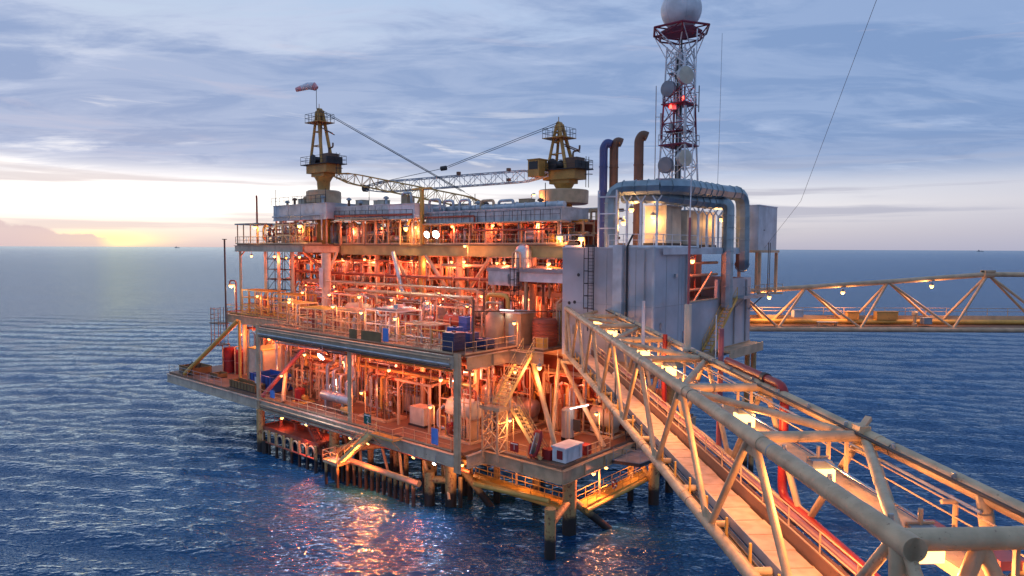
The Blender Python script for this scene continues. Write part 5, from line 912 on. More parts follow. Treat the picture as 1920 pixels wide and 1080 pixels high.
part(t, 'pump', MB().lathe((18.4, 1.2, ZC + .5), (1, 0, 0), [(0, .2), (.1, .45), (.8, .45), (.9, .3), (1.5, .3)], 14), M['yellow'])
t = thing('fire_pump', 'red and yellow pump set beside the blue notice board', 'pump', (28.6, 1.6, ZC)); part(t, 'drum', MB().lathe((28.6, 1.4, ZC), (0, 0, 1), [(0, .6), (1.5, .6), (1.6, .5)], 18), M['red']); part(t, 'motor', MB().lathe((27.4, 1.5, ZC + .6), (1, 0, 0), [(0, .3), (.6, .3)], 14), M['yellow']); part(t, 'base', MB().box(27, 29.4, .8, 2.4, ZC + .001, ZC + .1), M['yellow'])
t = thing('pipe_portal', 'cream portal frame over the pump area on the cellar deck', 'portal frame', (26, 4, ZC))
for u, v in ((27, 3), (23.4, 3), (27, 6), (23.4, 6)): part(t, 'post', MB().tube([(u, v, ZC), (u, v, 10.2)], .12, 8), M['cream'])
part(t, 'beam', MB().bar((22.8, 3, 10.3), (27.6, 3, 10.3), .2).bar((22.8, 6, 10.3), (27.6, 6, 10.3), .2).bar((27, 3, 10.3), (27, 6, 10.3), .18), M['cream']); part(t, 'brace', MB().bar((27, 3, 9.4), (26.2, 3, 10.2), .1).bar((23.4, 3, 9.4), (24.2, 3, 10.2), .1), M['cream'])
t = thing('equipment_shelter', 'orange lit open shelter frame with knee braces over a square cabinet', 'shelter', (9, 4, ZC))
for u, v in ((11.5, 2.2), (6.8, 2.2), (11.5, 5.6), (6.8, 5.6)): part(t, 'post', MB().bar((u, v, ZC), (u, v, 11.2), .24), M['cream'])
part(t, 'beam', MB().bar((12, 2.2, 11.3), (6.3, 2.2, 11.3), .22).bar((12, 5.6, 11.3), (6.3, 5.6, 11.3), .22).bar((11.5, 2.2, 11.3), (11.5, 5.6, 11.3), .2).bar((6.8, 2.2, 11.3), (6.8, 5.6, 11.3), .2), M['cream']); part(t, 'brace', MB().bar((11.5, 2.2, 10.3), (10.6, 2.2, 11.2), .1).bar((6.8, 2.2, 10.3), (7.7, 2.2, 11.2), .1), M['cream'])
t = thing('square_cabinet', 'square red lit cabinet standing inside the open shelter', 'cabinet', (9.6, 3.6, ZC)); part(t, 'body', MB().box(8.4, 10.6, 2.9, 4.4, ZC + .2, ZC + 2.0), M['offwhite']); part(t, 'plinth', MB().box(8.3, 10.7, 2.8, 4.5, ZC, ZC + .199), M['dark']); part(t, 'door', MB().box(8.7, 10.3, 2.86, 2.899, ZC + .4, ZC + 1.8), M['offwhite'])
t = thing('water_tank', 'grey green upright tank in the shade below the footbridge', 'tank', (-5.2, 9.6, ZC)); part(t, 'shell', MB().lathe((-5.2, 9.0, ZC + .4), (0, 0, 1), [(0, .62), (2.6, .62), (2.8, .4)], 18), M['grey']); part(t, 'legs', MB().box(-5.7, -5.55, 8.6, 9.4, ZC, ZC + .4).box(-4.85, -4.7, 8.6, 9.4, ZC, ZC + .4), M['dark']); part(t, 'panel', MB().box(-6.9, -6.1, 8.6, 8.7, ZC + 1.2, ZC + 2.3), M['dark']); part(t, 'ladder', MB().bar((-5.8, 8.4, ZC), (-5.8, 8.4, ZC + 3), .05).bar((-5.5, 8.3, ZC), (-5.5, 8.3, ZC + 3), .05), M['cream'])
t = thing('rescue_basket', 'tilted red rimmed rescue basket with grey middle at the deck edge', 'rescue basket', (-6.4, 2.5, ZC)); a = V3((-.15, .25, .95)); a = nrm(a); s_ = nrm(V3((1, .25, 0))); nn = np.cross(a, s_); c0 = V3((-6.4, 2.55, ZC + 1.35)); mb = MB(); cs = []
for k in range(28):
    x = 2 * math.pi * k / 28; cx_, cy_ = math.copysign(abs(math.cos(x)) ** .6, math.cos(x)) * .5, math.copysign(abs(math.sin(x)) ** .6, math.sin(x)) * 1.1; o = nrm(s_ * cx_ / .5 * .8 + a * cy_ / 1.1); cs.append((c0 + s_ * cx_ + a * cy_, o, nn, .17))
mb.rings(cs, 8, False, True); part(t, 'rim', mb, M['red']); part(t, 'panel', MB().bar(c0 - a * .95, c0 + a * .95, .8, .08), M['galv']); part(t, 'strap', MB().bar(c0 - s_ * .45 - nn * .06, c0 + s_ * .45 - nn * .06, .07, .03).bar(c0 - a * .9 - nn * .06, c0 + a * .9 - nn * .06, .07, .03), M['white']); part(t, 'stand', MB().tube([c0 - a * 1.2 + s_ * .3, (-6.1, 2.4, ZC)], .05).tube([c0 - a * 1.2 - s_ * .3, (-6.7, 2.5, ZC)], .05), M['dark'])
t = thing('equipment_chest', 'white chest with red end panels on the projecting deck corner', 'chest', (-8.5, 4.2, ZC)); part(t, 'body', MB().box(-9.3, -7.9, 3.0, 5.5, ZC + .05, ZC + 1.25), M['white']); part(t, 'lid', MB().box(-9.4, -7.8, 2.9, 5.6, ZC + 1.25, ZC + 1.37), M['white']); part(t, 'red_panel', MB().box(-9.0, -8.4, 2.96, 2.999, ZC + .3, ZC + 1.05), M['red']); part(t, 'latch', MB().box(-9.33, -9.301, 3.3, 3.36, ZC + .2, ZC + 1.1).box(-9.33, -9.301, 5.0, 5.06, ZC + .2, ZC + 1.1), M['galv'])
crate((-7.3, 3.3, ZC), .9, .8, .85, 'red_crate', 'small red crate beside the white chest', 'red', PL); crate((-8.9, 6.6, ZC), .7, .9, .8, 'red_crate', 'small red crate behind the white chest near the rail', 'red', PL)
rails([(-.9, 2.1, ZC), (-5.8, 2.1, ZC)], 'red lit handrail with red number board on the projecting deck', 'cream', sp=1.2); rails([(-9.7, 5.8, ZC), (-9.7, 9.4, ZC)], 'red lit handrail beside the white chest', 'cream', sp=1.2)
rails([(33.6, -.9, ZM), (.4, -.9, ZM)], 'long orange lit handrail along the middle deck front edge', 'cream', sp=1.6); rails([(-.9, -.6, ZM), (-.9, 6.4, ZM)], 'orange lit handrail along the middle deck corner beside the totes', 'cream', sp=1.5); rails([(-2.9, 6.5, ZM), (-4.1, 6.5, ZM), (-4.1, 7.2, ZM)], 'short orange handrail at the stair head', 'cream', sp=1.); rails([(52.6, 4.6, ZM), (35, 4.6, ZM)], 'yellow lit handrail along the narrow middle deck wing', 'yellow', sp=1.5); rails([(53, 4.8, ZM), (53, 20, ZM)], 'dark handrail at the outer end of the middle deck', 'redox')
t = thing('wind_mast', 'thin brown mast standing at the near middle deck corner', 'pole', (-.4, .9, ZM)); part(t, 'pole', MB().tube([(-.75, .6, ZM), (-.75, .6, 20.4)], .1, 8), M['brown']); part(t, 'stay_beam', MB().bar((-.7, .7, 19.6), (12, 8, 20.0), .12).bar((-.7, .7, 19.3), (-3.5, 9, 18.9), .12), M['brown'])
def board(p0, w, h, label, mat, name='sign_board', letters=None, side='v', lmat='white', band=None):
    """board in the plane v = const (side v) or u = const (side u); p0 = lower corner"""
    u, v, z = p0; t = thing(name, label, 'sign', p0)
    part(t, 'panel', MB().box(u, u + w, v - .04, v, z, z + h) if side == 'v' else MB().box(u - .04, u, v, v + w, z, z + h), M[mat])
    if band: part(t, 'band', MB().box(u + .08 * w, u + .92 * w, v - .06, v - .041, z + h * .78, z + h * .9), M[lmat])
    for s_, fx, fz, sz in letters or (): text(t, s_, sz, PL.w((u + w * fx, v - .05, z + h * fz)), rad(-40.5), M[lmat])
    return t
board((12.0, -.97, ZC + .45), 1.15, 1.1, 'green notice board with white number two on the cellar deck rail', 'green', letters=(('2', .45, .4, .75),), band=True)
board((30.2, -.97, ZC + .5), 1.0, .9, 'blue notice board on the cellar deck rail near the pumps', 'signblue'); board((2.2, -.97, ZC + .3), .9, 1.5, 'light blue notice board on the cellar deck rail near the corner column', 'signblue'); board((9.2, -.97, ZM + .3), .85, 1.3, 'light blue notice board on the middle deck rail', 'signblue')
board((-4.9, 2.03, ZC + .35), .95, .85, 'red notice board with white number one on the projecting deck rail', 'red', letters=(('1', .5, .45, .65),), band=True)
board((10.3, -.97, ZM + .15), 3.2, .95, 'wide brown panel on the middle deck rail before the tall skid', 'timber', 'rail_panel'); board((14.2, -.97, ZM + .15), 1.3, .95, 'narrow brown panel on the middle deck rail', 'timber', 'rail_panel')
board((33.9, 8.4, ZM + 4.2), .9, 2.6, 'pale blue panel fixed beside the big tan column', 'pale', 'wall_panel'); board((36.2, .2, ZC + 1.3), .6, .8, 'small white panel on the cellar deck by the column', 'white', 'wall_panel')
# ================================================================== PROCESS MODULES (pipework that fills the decks)
def valve(parent, p, d, r, mat):
    """valve body with hand wheel on a pipe running along d; wheel faces the open side"""
    p = V3(p); o = V3((0, -1, 0)) if abs(d[1]) < .5 else V3((0, 0, 1))
    mb = MB().lathe(p - nrm(V3(d)) * 2.2 * r, d, [(0, 1.7 * r), (.5 * r, 1.7 * r), (.55 * r, 1.2 * r), (1.6 * r, 1.6 * r), (2.8 * r, 1.6 * r), (3.85 * r, 1.2 * r), (3.9 * r, 1.7 * r), (4.4 * r, 1.7 * r)], 10)
    mb.tube([p, p + o * r * 4], r * .35, 6)
    vb = part(parent, 'valve', mb, M[mat]); part(vb, 'hand_wheel', MB().ring(p + o * r * 4, o, r * 1.7, r * .25, 12, 5).bar(p + o * r * 4 - (r * 1.6, 0, 0), p + o * r * 4 + (r * 1.6, 0, 0), r * .3), M[R.choice(['red', 'yellow', 'dark'])])
def skid(t, u, v, z, su, sv): part(t, 'skid', MB().bar((u - su / 2, v - sv / 2, z + .1), (u + su / 2, v - sv / 2, z + .1), .2).bar((u - su / 2, v + sv / 2, z + .1), (u + su / 2, v + sv / 2, z + .1), .2).bar((u - su / 2, v - sv / 2, z + .1), (u - su / 2, v + sv / 2, z + .1), .2).bar((u + su / 2, v - sv / 2, z + .1), (u + su / 2, v + sv / 2, z + .1), .2), M['cream'])
def conduits(t, u, v, z, su, sv, h, n):
    for _ in range(int(n * 1.9)):
        x = u + R.uniform(-.5, .5) * su; y = v + R.uniform(-.5, .2) * sv; hh = h * R.uniform(.6, 1); k = R.random()
        pts = [(x, y, z), (x, y, z + hh)]
        if k < .5: pts.append((x + R.choice((-1, 1)) * R.uniform(.5, 1.6), y, z + hh))
        elif k < .8: pts.append((x, y + R.uniform(.4, 1.2), z + hh))
        part(t, 'conduit', MB().tube(pts, R.uniform(.03, .07), 6), pm())
def p_manifold(n, u, v, z, su, sv, h):
    t = thing('pipe_manifold', n, 'pipe manifold', (u, v, z)); skid(t, u, v, z, su, sv); n_ = max(3, int(su / .75)); hm = pm()
    zh = [z + h * .18, z + h * R.uniform(.55, .7), z + h * .92]
    for k, zz_ in enumerate(zh): part(t, 'header', MB().tube([(u - su / 2, v + (k - 1) * .35, zz_), (u + su / 2, v + (k - 1) * .35, zz_)], R.uniform(.12, .24), 10), pm())
    for k in range(n_):
        x = u - su / 2 + su * (k + .5) / n_; r = R.uniform(.07, .14); y = v - sv * .25
        part(t, 'riser', MB().tube([(x, y + .5, zh[0]), (x, y, zh[0]), (x, y, zh[1] + R.uniform(-.2, .3)), (x, y + .8, zh[1] + R.uniform(-.1, .3))], r, 8).flange((x, y, z + h * .28), (0, 0, 1), r * 1.7).flange((x, y, z + h * .5), (0, 0, 1), r * 1.7), pm())
        if k % 2 == 0: valve(t, (x, y, z + h * R.uniform(.34, .42)), (0, 0, 1), r, R.choice(['redox', 'cream', 'galv', 'red']))
    conduits(t, u, v, z, su, sv, h, 5)
def p_hvessel(n, u, v, z, su, sv, h):
    t = thing('separator_vessel', n, 'vessel', (u, v, z)); skid(t, u, v, z, su, sv); r = min(h * .24, 1.0, sv * .42); zc = z + r + h * R.uniform(.1, .3); m_ = M[R.choice(['silver', 'offwhite', 'galv', 'redox', 'cream'])]
    part(t, 'shell', MB().vessel((u - su * .48, v, zc), (u + su * .48, v, zc), r), m_)
    for k in (-.3, .3): part(t, 'saddle', MB().box(u + su * k - .12, u + su * k + .12, v - r * .8, v + r * .8, z + .2, zc - r * .6), M['cream'])
    for k in range(4):
        x = u + su * (-.38 + .25 * k); q = R.uniform(.08, .16); part(t, 'nozzle_pipe', MB().tube([(x, v, zc + r * .9), (x, v, zc + r + R.uniform(.5, 1.0)), (x + R.choice((-.7, .7)), v - .1, zc + r + R.uniform(.4, .9)), (x + R.choice((-.7, .7)), v - .1, z + h)], q, 8).flange((x, v, zc + r + .2), (0, 0, 1), q * 1.7), pm())
    x = u + su * .3; part(t, 'drain_pipe', MB().tube([(x, v - r * .5, zc - r * .7), (x, v - r * 1.1, z + .4), (u - su * .5, v - r * 1.1, z + .4)], .1, 8), pm()); valve(t, (u, v - r * 1.1, z + .4), (1, 0, 0), .1, 'cream')
    mb = MB()
    for a in (-.5, .5):
        for b_ in (-.5, .5): mb.bar((u + su * a, v + sv * b_, z), (u + su * a, v + sv * b_, z + h), .14)
    for b_ in (-.5, .5): mb.bar((u - su / 2, v + sv * b_, z + h - .1), (u + su / 2, v + sv * b_, z + h - .1), .16); mb.bar((u - su / 2, v + sv * b_, z + h * .55), (u + su / 2, v + sv * b_, z + h * .55), .1)
    part(t, 'frame', mb, M['cream']); conduits(t, u, v, z, su, sv, h, 4)
def p_vvessel(n, u, v, z, su, sv, h):
    t = thing('column_vessel', n, 'vessel', (u, v, z)); skid(t, u, v, z, su, sv); r = min(R.uniform(.5, .85), sv * .4); k_ = 2 if su > 3 else 1
    for k in range(k_):
        x = u + (k - (k_ - 1) / 2) * su * .5; m_ = M[R.choice(['silver', 'offwhite', 'galv', 'redox', 'cream', 'cream'])]; hh = h * R.uniform(.75, .95)
        part(t, 'shell', MB().lathe((x, v, z + .1), (0, 0, 1), [(0, r * .85), (.6, r * .85), (.62, r), (hh - .5, r), (hh - .2, r * .75), (hh, r * .2)], 16), m_)
        part(t, 'ring_band', MB().lathe((x, v, z + hh * .6), (0, 0, 1), [(0, r + .01), (.02, r + .1), (.12, r + .1), (.14, r + .01)], 16), M['cream'])
        for j in range(3): a = R.uniform(2.4, 6.8); px_, py_ = x + math.cos(a) * (r + .25), v + math.sin(a) * (r + .25); q = R.uniform(.06, .13); part(t, 'side_pipe', MB().tube([(x, v, z + hh * R.uniform(.25, .5)), (px_, py_, z + hh * .45), (px_, py_, z + h * R.uniform(.85, 1)), (px_ + R.uniform(-1, 1), py_, z + h)], q, 8), pm())
        mb = MB().bar((x - .2, v - r - .15, z), (x - .2, v - r - .15, z + hh), .05).bar((x + .2, v - r - .15, z), (x + .2, v - r - .15, z + hh), .05)
        for j in range(int(hh / .33)): mb.bar((x - .2, v - r - .15, z + .33 * j + .2), (x + .2, v - r - .15, z + .33 * j + .2), .03)
        part(t, 'ladder', mb, M['yellow'])
    conduits(t, u, v, z, su, sv, h, 5)
def p_pump(n, u, v, z, su, sv, h):
    t = thing('pump_set', n, 'pump', (u, v, z)); part(t, 'base_plate', MB().box(u - su / 2, u + su / 2, v - sv / 2, v + sv / 2, z + .001, z + .25), M['cream'])
    for k in range(2):
        y = v - sv * .22 + k * sv * .44; x = u - su * .3; part(t, 'motor', MB().lathe((x, y, z + .75), (1, 0, 0), [(0, .2), (.05, .36), (1.0, .36), (1.05, .25), (1.3, .12), (1.5, .12)], 14), M[R.choice(['galv', 'redox', 'grey', 'cream'])]); part(t, 'pump_casing', MB().lathe((x + 1.4, y, z + .75), (1, 0, 0), [(0, .3), (.05, .5), (.4, .5), (.45, .25), (.7, .25)], 14), M[R.choice(['cream', 'redox', 'yellow'])])
        part(t, 'discharge_pipe', MB().tube([(x + 1.6, y, z + 1.2), (x + 1.6, y, z + h * .6), (x + 1.6 + R.uniform(-.8, .8), y, z + h * .6), (x + 1.6, y + .6, z + h)], .13, 8), pm()); valve(t, (x + 1.6, y, z + h * .42), (0, 0, 1), .13, 'red'); part(t, 'suction_pipe', MB().tube([(x + 2.0, y, z + .75), (u + su / 2, y, z + .75), (u + su / 2, y, z + h * .8), (u + su / 2 - 1, y, z + h)], .16, 8), pm())
    for z_ in (h * .7, h * .85, h * .95): part(t, 'cross_pipe', MB().tube([(u - su / 2, v + R.uniform(-.5, .5), z + z_), (u + su / 2, v + R.uniform(-.5, .5), z + z_)], R.uniform(.07, .16), 8), pm())
    conduits(t, u, v, z, su, sv, h, 6)
def p_rack(n, u, v, z, su, sv, h):
    t = thing('pipe_rack', n, 'pipe rack', (u, v, z)); tiers = 3 if h > 3.4 else 2
    for a in (-.5, 0, .5):
        for b_ in (-.5, .5): part(t, 'post', MB().bar((u + su * a, v + sv * b_, z), (u + su * a, v + sv * b_, z + h), .17), M['cream'])
    for k in range(tiers):
        zz_ = z + h * (k + 1) / tiers - .25
        part(t, 'tier_beam', MB().bar((u - su / 2, v - sv / 2, zz_), (u + su / 2, v - sv / 2, zz_), .14, .2).bar((u - su / 2, v + sv / 2, zz_), (u + su / 2, v + sv / 2, zz_), .14, .2).bar((u - su / 2, v - sv / 2, zz_), (u - su / 2, v + sv / 2, zz_), .14, .2).bar((u + su / 2, v - sv / 2, zz_), (u + su / 2, v + sv / 2, zz_), .14, .2), M['cream'])
        for j in range(4):
            y = v - sv / 2 + .2 + (sv - .4) * j / 3; r = R.uniform(.06, .17); e = R.uniform(.1, .6); part(t, 'pipe', MB().tube([(u - su / 2 - e, y, zz_ + .1 + r), (u + su / 2 + R.uniform(.1, .6), y, zz_ + .1 + r)], r, 8), pm())
            if R.random() < .5: x = u + R.uniform(-.45, .45) * su; part(t, 'drop_pipe', MB().tube([(x, y, zz_ + .1 + r), (x, y - .35, zz_ + .1 + r), (x, y - .35, z + R.uniform(.2, h * .3))], r * .8, 8), pm())
    part(t, 'brace', MB().bar((u - su / 2, v - sv / 2 - .02, z), (u, v - sv / 2 - .02, z + h * .5), .1).bar((u + su / 2, v - sv / 2 - .02, z), (u, v - sv / 2 - .02, z + h * .5), .1), M['cream'])
    conduits(t, u, v, z, su, sv, h, 4)
def p_exch(n, u, v, z, su, sv, h):
    t = thing('heat_exchanger', n, 'heat exchanger', (u, v, z)); skid(t, u, v, z, su, sv); r = min(.5, h * .15); k_ = 3 if h > 3.3 else 2
    for k in range(k_):
        zc = z + .7 + k * (h - 1.0) / k_; part(t, 'shell', MB().lathe((u - su * .46, v - .2, zc), (1, 0, 0), [(0, r * .9), (.05, r * 1.25), (.2, r * 1.25), (.22, r), (su * .75, r), (su * .75 + .02, r * 1.25), (su * .75 + .18, r * 1.25), (su * .88, r * .8), (su * .92, .1)], 16), M[R.choice(['silver', 'galv', 'redox', 'cream', 'silver'])])
        for x in (-.3, .15): part(t, 'nozzle_pipe', MB().tube([(u + su * x, v - .2, zc + r * .8), (u + su * x, v - .2, zc + r + .35), (u + su * x, v - .2 - r * 1.2, zc + r + .35), (u + su * x + .3, v - r * 1.4, zc - .4)], .1, 8), pm())
    for a in (-.36, .3): part(t, 'support', MB().bar((u + su * a, v - .2 - r, z), (u + su * a, v - .2 - r, z + h), .14).bar((u + su * a, v + .5, z), (u + su * a, v + .5, z + h), .14), M['cream'])
    conduits(t, u, v, z, su, sv, h, 6)
def p_cab(n, u, v, z, su, sv, h):
    t = thing('switch_cabinet', n, 'switch cabinet', (u, v, z)); hh = min(2.1, h * .6)
    for k in range(2 if su > 2.5 else 1): x = u - su * .25 + k * su * .5; b_ = part(t, 'cabinet', MB().box(x - su * .2, x + su * .2, v - .4, v + .4, z + .15, z + hh), M[R.choice(['offwhite', 'pale', 'grey'])]); part(b_, 'door', MB().box(x - su * .17, x + su * .17, v - .43, v - .401, z + .3, z + hh - .12), M['offwhite']); part(t, 'plinth', MB().box(x - su * .2, x + su * .2, v - .4, v + .4, z + .001, z + .149), M['dark'])
    for zz_ in (hh + .4, hh + .75): part(t, 'cable_tray', MB().box(u - su / 2, u + su / 2, v - .2, v + .2, z + zz_, z + zz_ + .07), M['galv'])
    for z_ in (h * .85, h * .95): part(t, 'pipe', MB().tube([(u - su / 2, v + R.uniform(-.5, .5), z + z_), (u + su / 2, v + R.uniform(-.5, .5), z + z_)], R.uniform(.1, .18), 8), pm())
    conduits(t, u, v, z, su, sv, h, 9)
KINDS = [('riser manifold', p_manifold), ('long vessel', p_hvessel), ('upright vessels', p_vvessel), ('pump set', p_pump), ('pipe rack', p_rack), ('heat exchanger stack', p_exch), ('control cabinets', p_cab)]
WEI = [5, 3, 3, 3, 5, 3, 1]
ANCH_C = [(2.5, 'beside the corner column'), (6.5, 'under the long handrail bend'), (11, 'near the square cabinet'), (15.5, 'behind the green notice board'), (20, 'behind the silver filter vessel'), (25, 'under the cream portal frame'), (30, 'beside the red pump drum'), (35, 'behind the smaller blue skip'), (40, 'behind the large blue skip'), (45, 'behind the tan cubic tank'), (51, 'behind the red tanks')]
ANCH_M = [(-1, 'beside the grey building'), (3, 'near the domed tan tank'), (7, 'behind the yellow pipe arch'), (11.5, 'behind the low cream skid'), (15.5, 'beside the thick cream column'), (20, 'behind the tall yellow column'), (25, 'behind the bent silver pipe'), (30, 'behind the crossed rail skids'), (34.5, 'beside the big tan column'), (40, 'on the narrow deck wing'), (46, 'by the scaffold tower'), (51, 'at the outer deck end')]
ANCH_T = [(1, 'beside the drum platform crane'), (6, 'under the longest cooler'), (11, 'under the middle of the longest cooler'), (16, 'right of the twin floodlights'), (20.5, 'behind the twin floodlights'), (25, 'under the whitish roof box'), (30, 'under the grey roof module'), (35, 'below the orange crane boom'), (40, 'under the pale module corner'), (45, 'under the pale roof module'), (50, 'under the canopy roof')]
USED = {}
ROWW = {0: 'front', 1: 'middle', 2: 'rear'}
def near(A, u): return min(A, key=lambda a: abs(a[0] - u))[1]
def place(u, v, z, su, sv, h, deck, A, row, pool=None):
    i = R.choices(range(7), WEI)[0] if pool is None else R.choice(pool); kind, fn = KINDS[i]; n0 = kind + ' ' + near(A, u) + ', ' + deck + (' ' + row if row else '')
    for _ in range(7):
        if n0 not in USED: break
        i = (i + 1) % 7; kind, fn = KINDS[i]; n0 = kind + ' ' + near(A, u) + ', ' + deck + (' ' + row if row else '')
    USED[n0] = 1; fn(n0, u, v, z, su, sv, h)
# cellar deck
taken = [(6, 12.4, 1.8, 5.9), (17.6, 25, .5, 3), (26.6, 30, .5, 3), (34.5, 59, -1, 6)]
for row, v, rn in ((0, 3.0, 'front row'), (1, 6.9, 'middle row'), (2, 11.5, 'rear row')):
    u = 2.2 if row else 2.8
    while u < 56:
        su = R.uniform(3.4, 4.6)
        if not any(a < u + su / 2 - .2 and u - su / 2 + .2 < b_ and c_ < v + 1.2 and v - 1.2 < d_ for a, b_, c_, d_ in taken): place(u, v + R.uniform(-.3, .3), ZC, su - .15, 2.5, R.uniform(5.4, 7.6), 'cellar deck', ANCH_C, rn)
        u += su
for u, v, an in ((-3, 11.5, 'beside the grey green tank'), (-6.5, 13.5, 'under the footbridge end'), (-3, 16, 'below the grey building'), (-6.8, 18.5, 'deep below the grey building'), (-3.2, 21, 'behind the cellar deck stairs'), (-7.4, 23, 'below the building base beam')): place(u, v, ZC, 3.4, 2.6, R.uniform(5, 7), 'cellar deck', [(u, an)], '')
place(14.6, 3.2, ZC, 3.4, 2.4, 4.5, 'cellar deck', [(14.6, 'right of the silver filter vessel')], '')
place(3.6, 2.9, ZC, 4.4, 2.2, 3.0, 'cellar deck', [(3.6, 'behind the light blue board')], 'front row', [3])
for u, v, su, h, an in ((31.6, 3.6, 3.6, 5.5, 'between the red brace and the red pump drum'), (28.2, 4.6, 2.6, 4.5, 'right behind the red pump drum'), (38.5, 7.0, 4, 5.5, 'rising over the back of the blue skips'), (40.8, 10.2, 4, 6, 'deep behind the large blue skip'), (48.6, 9.5, 3, 5.5, 'deep behind the red tanks'), (33.8, 7.6, 3.4, 6.2, 'behind the far front column')): place(u, v, ZC, su, 2.3, h, 'cellar deck', [(u, an)], '', [0, 4, 5, 2])
# main deck, open front part
for u, v, su, h in ((8, 7.6, 4, 3.4), (12.5, 8, 3.8, 4), (17, 8.2, 4, 3.6), (21.5, 8.2, 4, 3.2), (26, 8, 4, 3.8), (30.5, 8, 3.8, 3.2), (-2.6, 12, 2.6, 4.5), (38.5, 11.6, 4.4, 4), (43.2, 11.8, 4, 4.4)): place(u, v, ZM, su, 2.6, h, 'middle deck', ANCH_M, 'open part')
for tier, z, hh in (('low', ZM, 4.3), ('high', ZM + 4.5, 4.2)):
    for row, v, rn in ((0, 16.8, 'front'), (1, 20.4, 'rear')):
        u = .5
        while u < 54:
            su = R.uniform(3.4, 4.8); place(u, v, z, su - .3, 2.4, hh, 'middle deck', ANCH_M, tier + ' ' + rn + ' tier', None if tier == 'low' else [0, 1, 4, 5, 4]); u += su
part(pf, 'mezzanine_deck', MB().box(-2, 54, 15.6, 22, ZM + 4.36, ZM + 4.46).box(-2, 54, 15.5, 15.6, ZM + 4.2, ZM + 4.5), M['cream'])
# upper deck
for row, v, rn in ((0, 15.6, 'front row'), (1, 18.6, 'rear row')):
    u = .8
    while u < 54:
        su = R.uniform(3.2, 4.4); place(u, v, ZT, su - .3, 2.0, 2.6 if u < 21 else 3.2, 'upper deck', ANCH_T, rn, [0, 0, 2, 3, 4, 4, 5]); u += su
for u in (40.5, 45, 49.5): place(u, 10.4, ZT, 3.6, 2.2, 3.0, 'upper deck wing', ANCH_T, '', [0, 4, 3])
for u, v in ((-1.5, 22), (1.5, 23.6), (4.5, 23.8)): place(u, v, ZT, 2.8, 2.2, 4.2, 'upper deck', [(u, ['between the drum crane and the stacks', 'behind the drum crane column', 'left of the drum crane column'][int(u // 3 + 1)])], '', [4, 0])
# overhead pipe runs under the decks
def pipe_run(u0, u1, v0, z, n, label):
    t = thing('pipe_run', label, 'pipe run', (u0, v0, z))
    for k in range(n):
        r = R.uniform(.08, .2); y = v0 + k * .48; a, b_ = u0 + R.uniform(0, 2), u1 - R.uniform(0, 3); pts = [(a, y, z), (b_, y, z)]
        if R.random() < .6: pts = [(a, y, z - R.uniform(1, 3))] + pts
        if R.random() < .6: pts += [(b_, y, z - R.uniform(1, 3.5))]
        if R.random() < .4: m_ = (a + b_) / 2; pts[-1:] = [(m_, y, z), (m_, y, z - .6), (m_ - 1.5, y, z - .6), (m_ - 1.5, y, z)] + pts[-1:] if u0 > u1 else pts[-1:]
        part(t, 'pipe', MB().tube(pts, r, 8), pm())
    for u in np.arange(u0 + 1.5, u1 - 1, 4.2): part(t, 'hanger', MB().bar((u, v0 - .3, z - .28), (u, v0 + n * .48, z - .28), .1).bar((u, v0 - .3, z - .28), (u, v0 - .3, z + .9), .07).bar((u, v0 + n * .48, z - .28), (u, v0 + n * .48, z + .9), .07), M['cream'])
for u0, u1, v0, z, n, l in ((1, 17, .4, 13.6, 4, 'pipe run right under the middle deck edge at the corner'), (17, 33, .5, 13.5, 4, 'pipe run right under the middle deck edge past the half way column'), (2, 32, 5.5, 13.2, 5, 'wide pipe run under the middle deck over the front modules'), (1, 33, 10.4, 12.6, 5, 'wide pipe run under the middle deck deeper inside'), (35, 52, 7, 13.2, 4, 'pipe run over the tan cubic tank'), (0, 20, 14.6, 22.9, 4, 'pipe run under the upper deck edge right of the yellow column'), (22, 52, 14.7, 23.2, 4, 'pipe run under the upper deck edge left of the yellow column'), (0, 52, 18.4, 23.4, 4, 'long pipe run under the upper deck deeper inside'), (9, 33, 10.6, 19.4, 3, 'pipe run crossing above the open middle deck skids'), (24, 44, 12, 18.6, 3, 'big pipe run ending at the bent silver pipe'), (1, 30, 2.6, 12.0, 4, 'lower pipe run over the front row of cellar deck modules'), (3, 33, 8.4, 11.4, 4, 'lower pipe run between front and middle cellar rows'), (34, 56, 9.6, 11.8, 4, 'pipe run over the modules behind the blue skips'), (-8, 0, 10, 12.6, 4, 'pipe run under the grey building'), (0, 50, 13.0, 21.4, 3, 'pipe run hung on the outside of the middle deck columns'), (4, 34, 8.2, 20.6, 2, 'thin pipe run crossing over the open middle deck')): pipe_run(u0, u1, v0, z, n, l)
t = thing('cable_tray', 'dark cable tray slung under the middle deck front girder', 'cable tray', (14, -.4, 14)); part(t, 'tray', MB().box(1, 32, -.5, .1, 13.95, 14.0), M['dark']); part(t, 'cables', MB().tube([(1, -.35, 14.06), (32, -.35, 14.06)], .06, 6).tube([(1, -.15, 14.06), (32, -.15, 14.06)], .05, 6).tube([(16, -.5, 13.7), (20, -.5, 13.6), (22, -.5, 14.0)], .07, 6), M['rope'])
# fire walls deep inside
for nm, l, bx in (('fire_wall', 'dark red fire wall deep behind the cellar deck modules', (-8, 58, 16.2, 16.35, ZC, ZM - .26)), ('fire_wall', 'dark red fire wall deep behind the middle deck modules', (-1.5, 54, 22.6, 22.75, ZM, ZT - .21)), ('fire_wall', 'dark red fire wall at the back of the upper deck', (-1, 55, 20.4, 20.5, ZT, 28.0))): mono(nm, l, 'wall', MB().box(*bx), M['redox'])

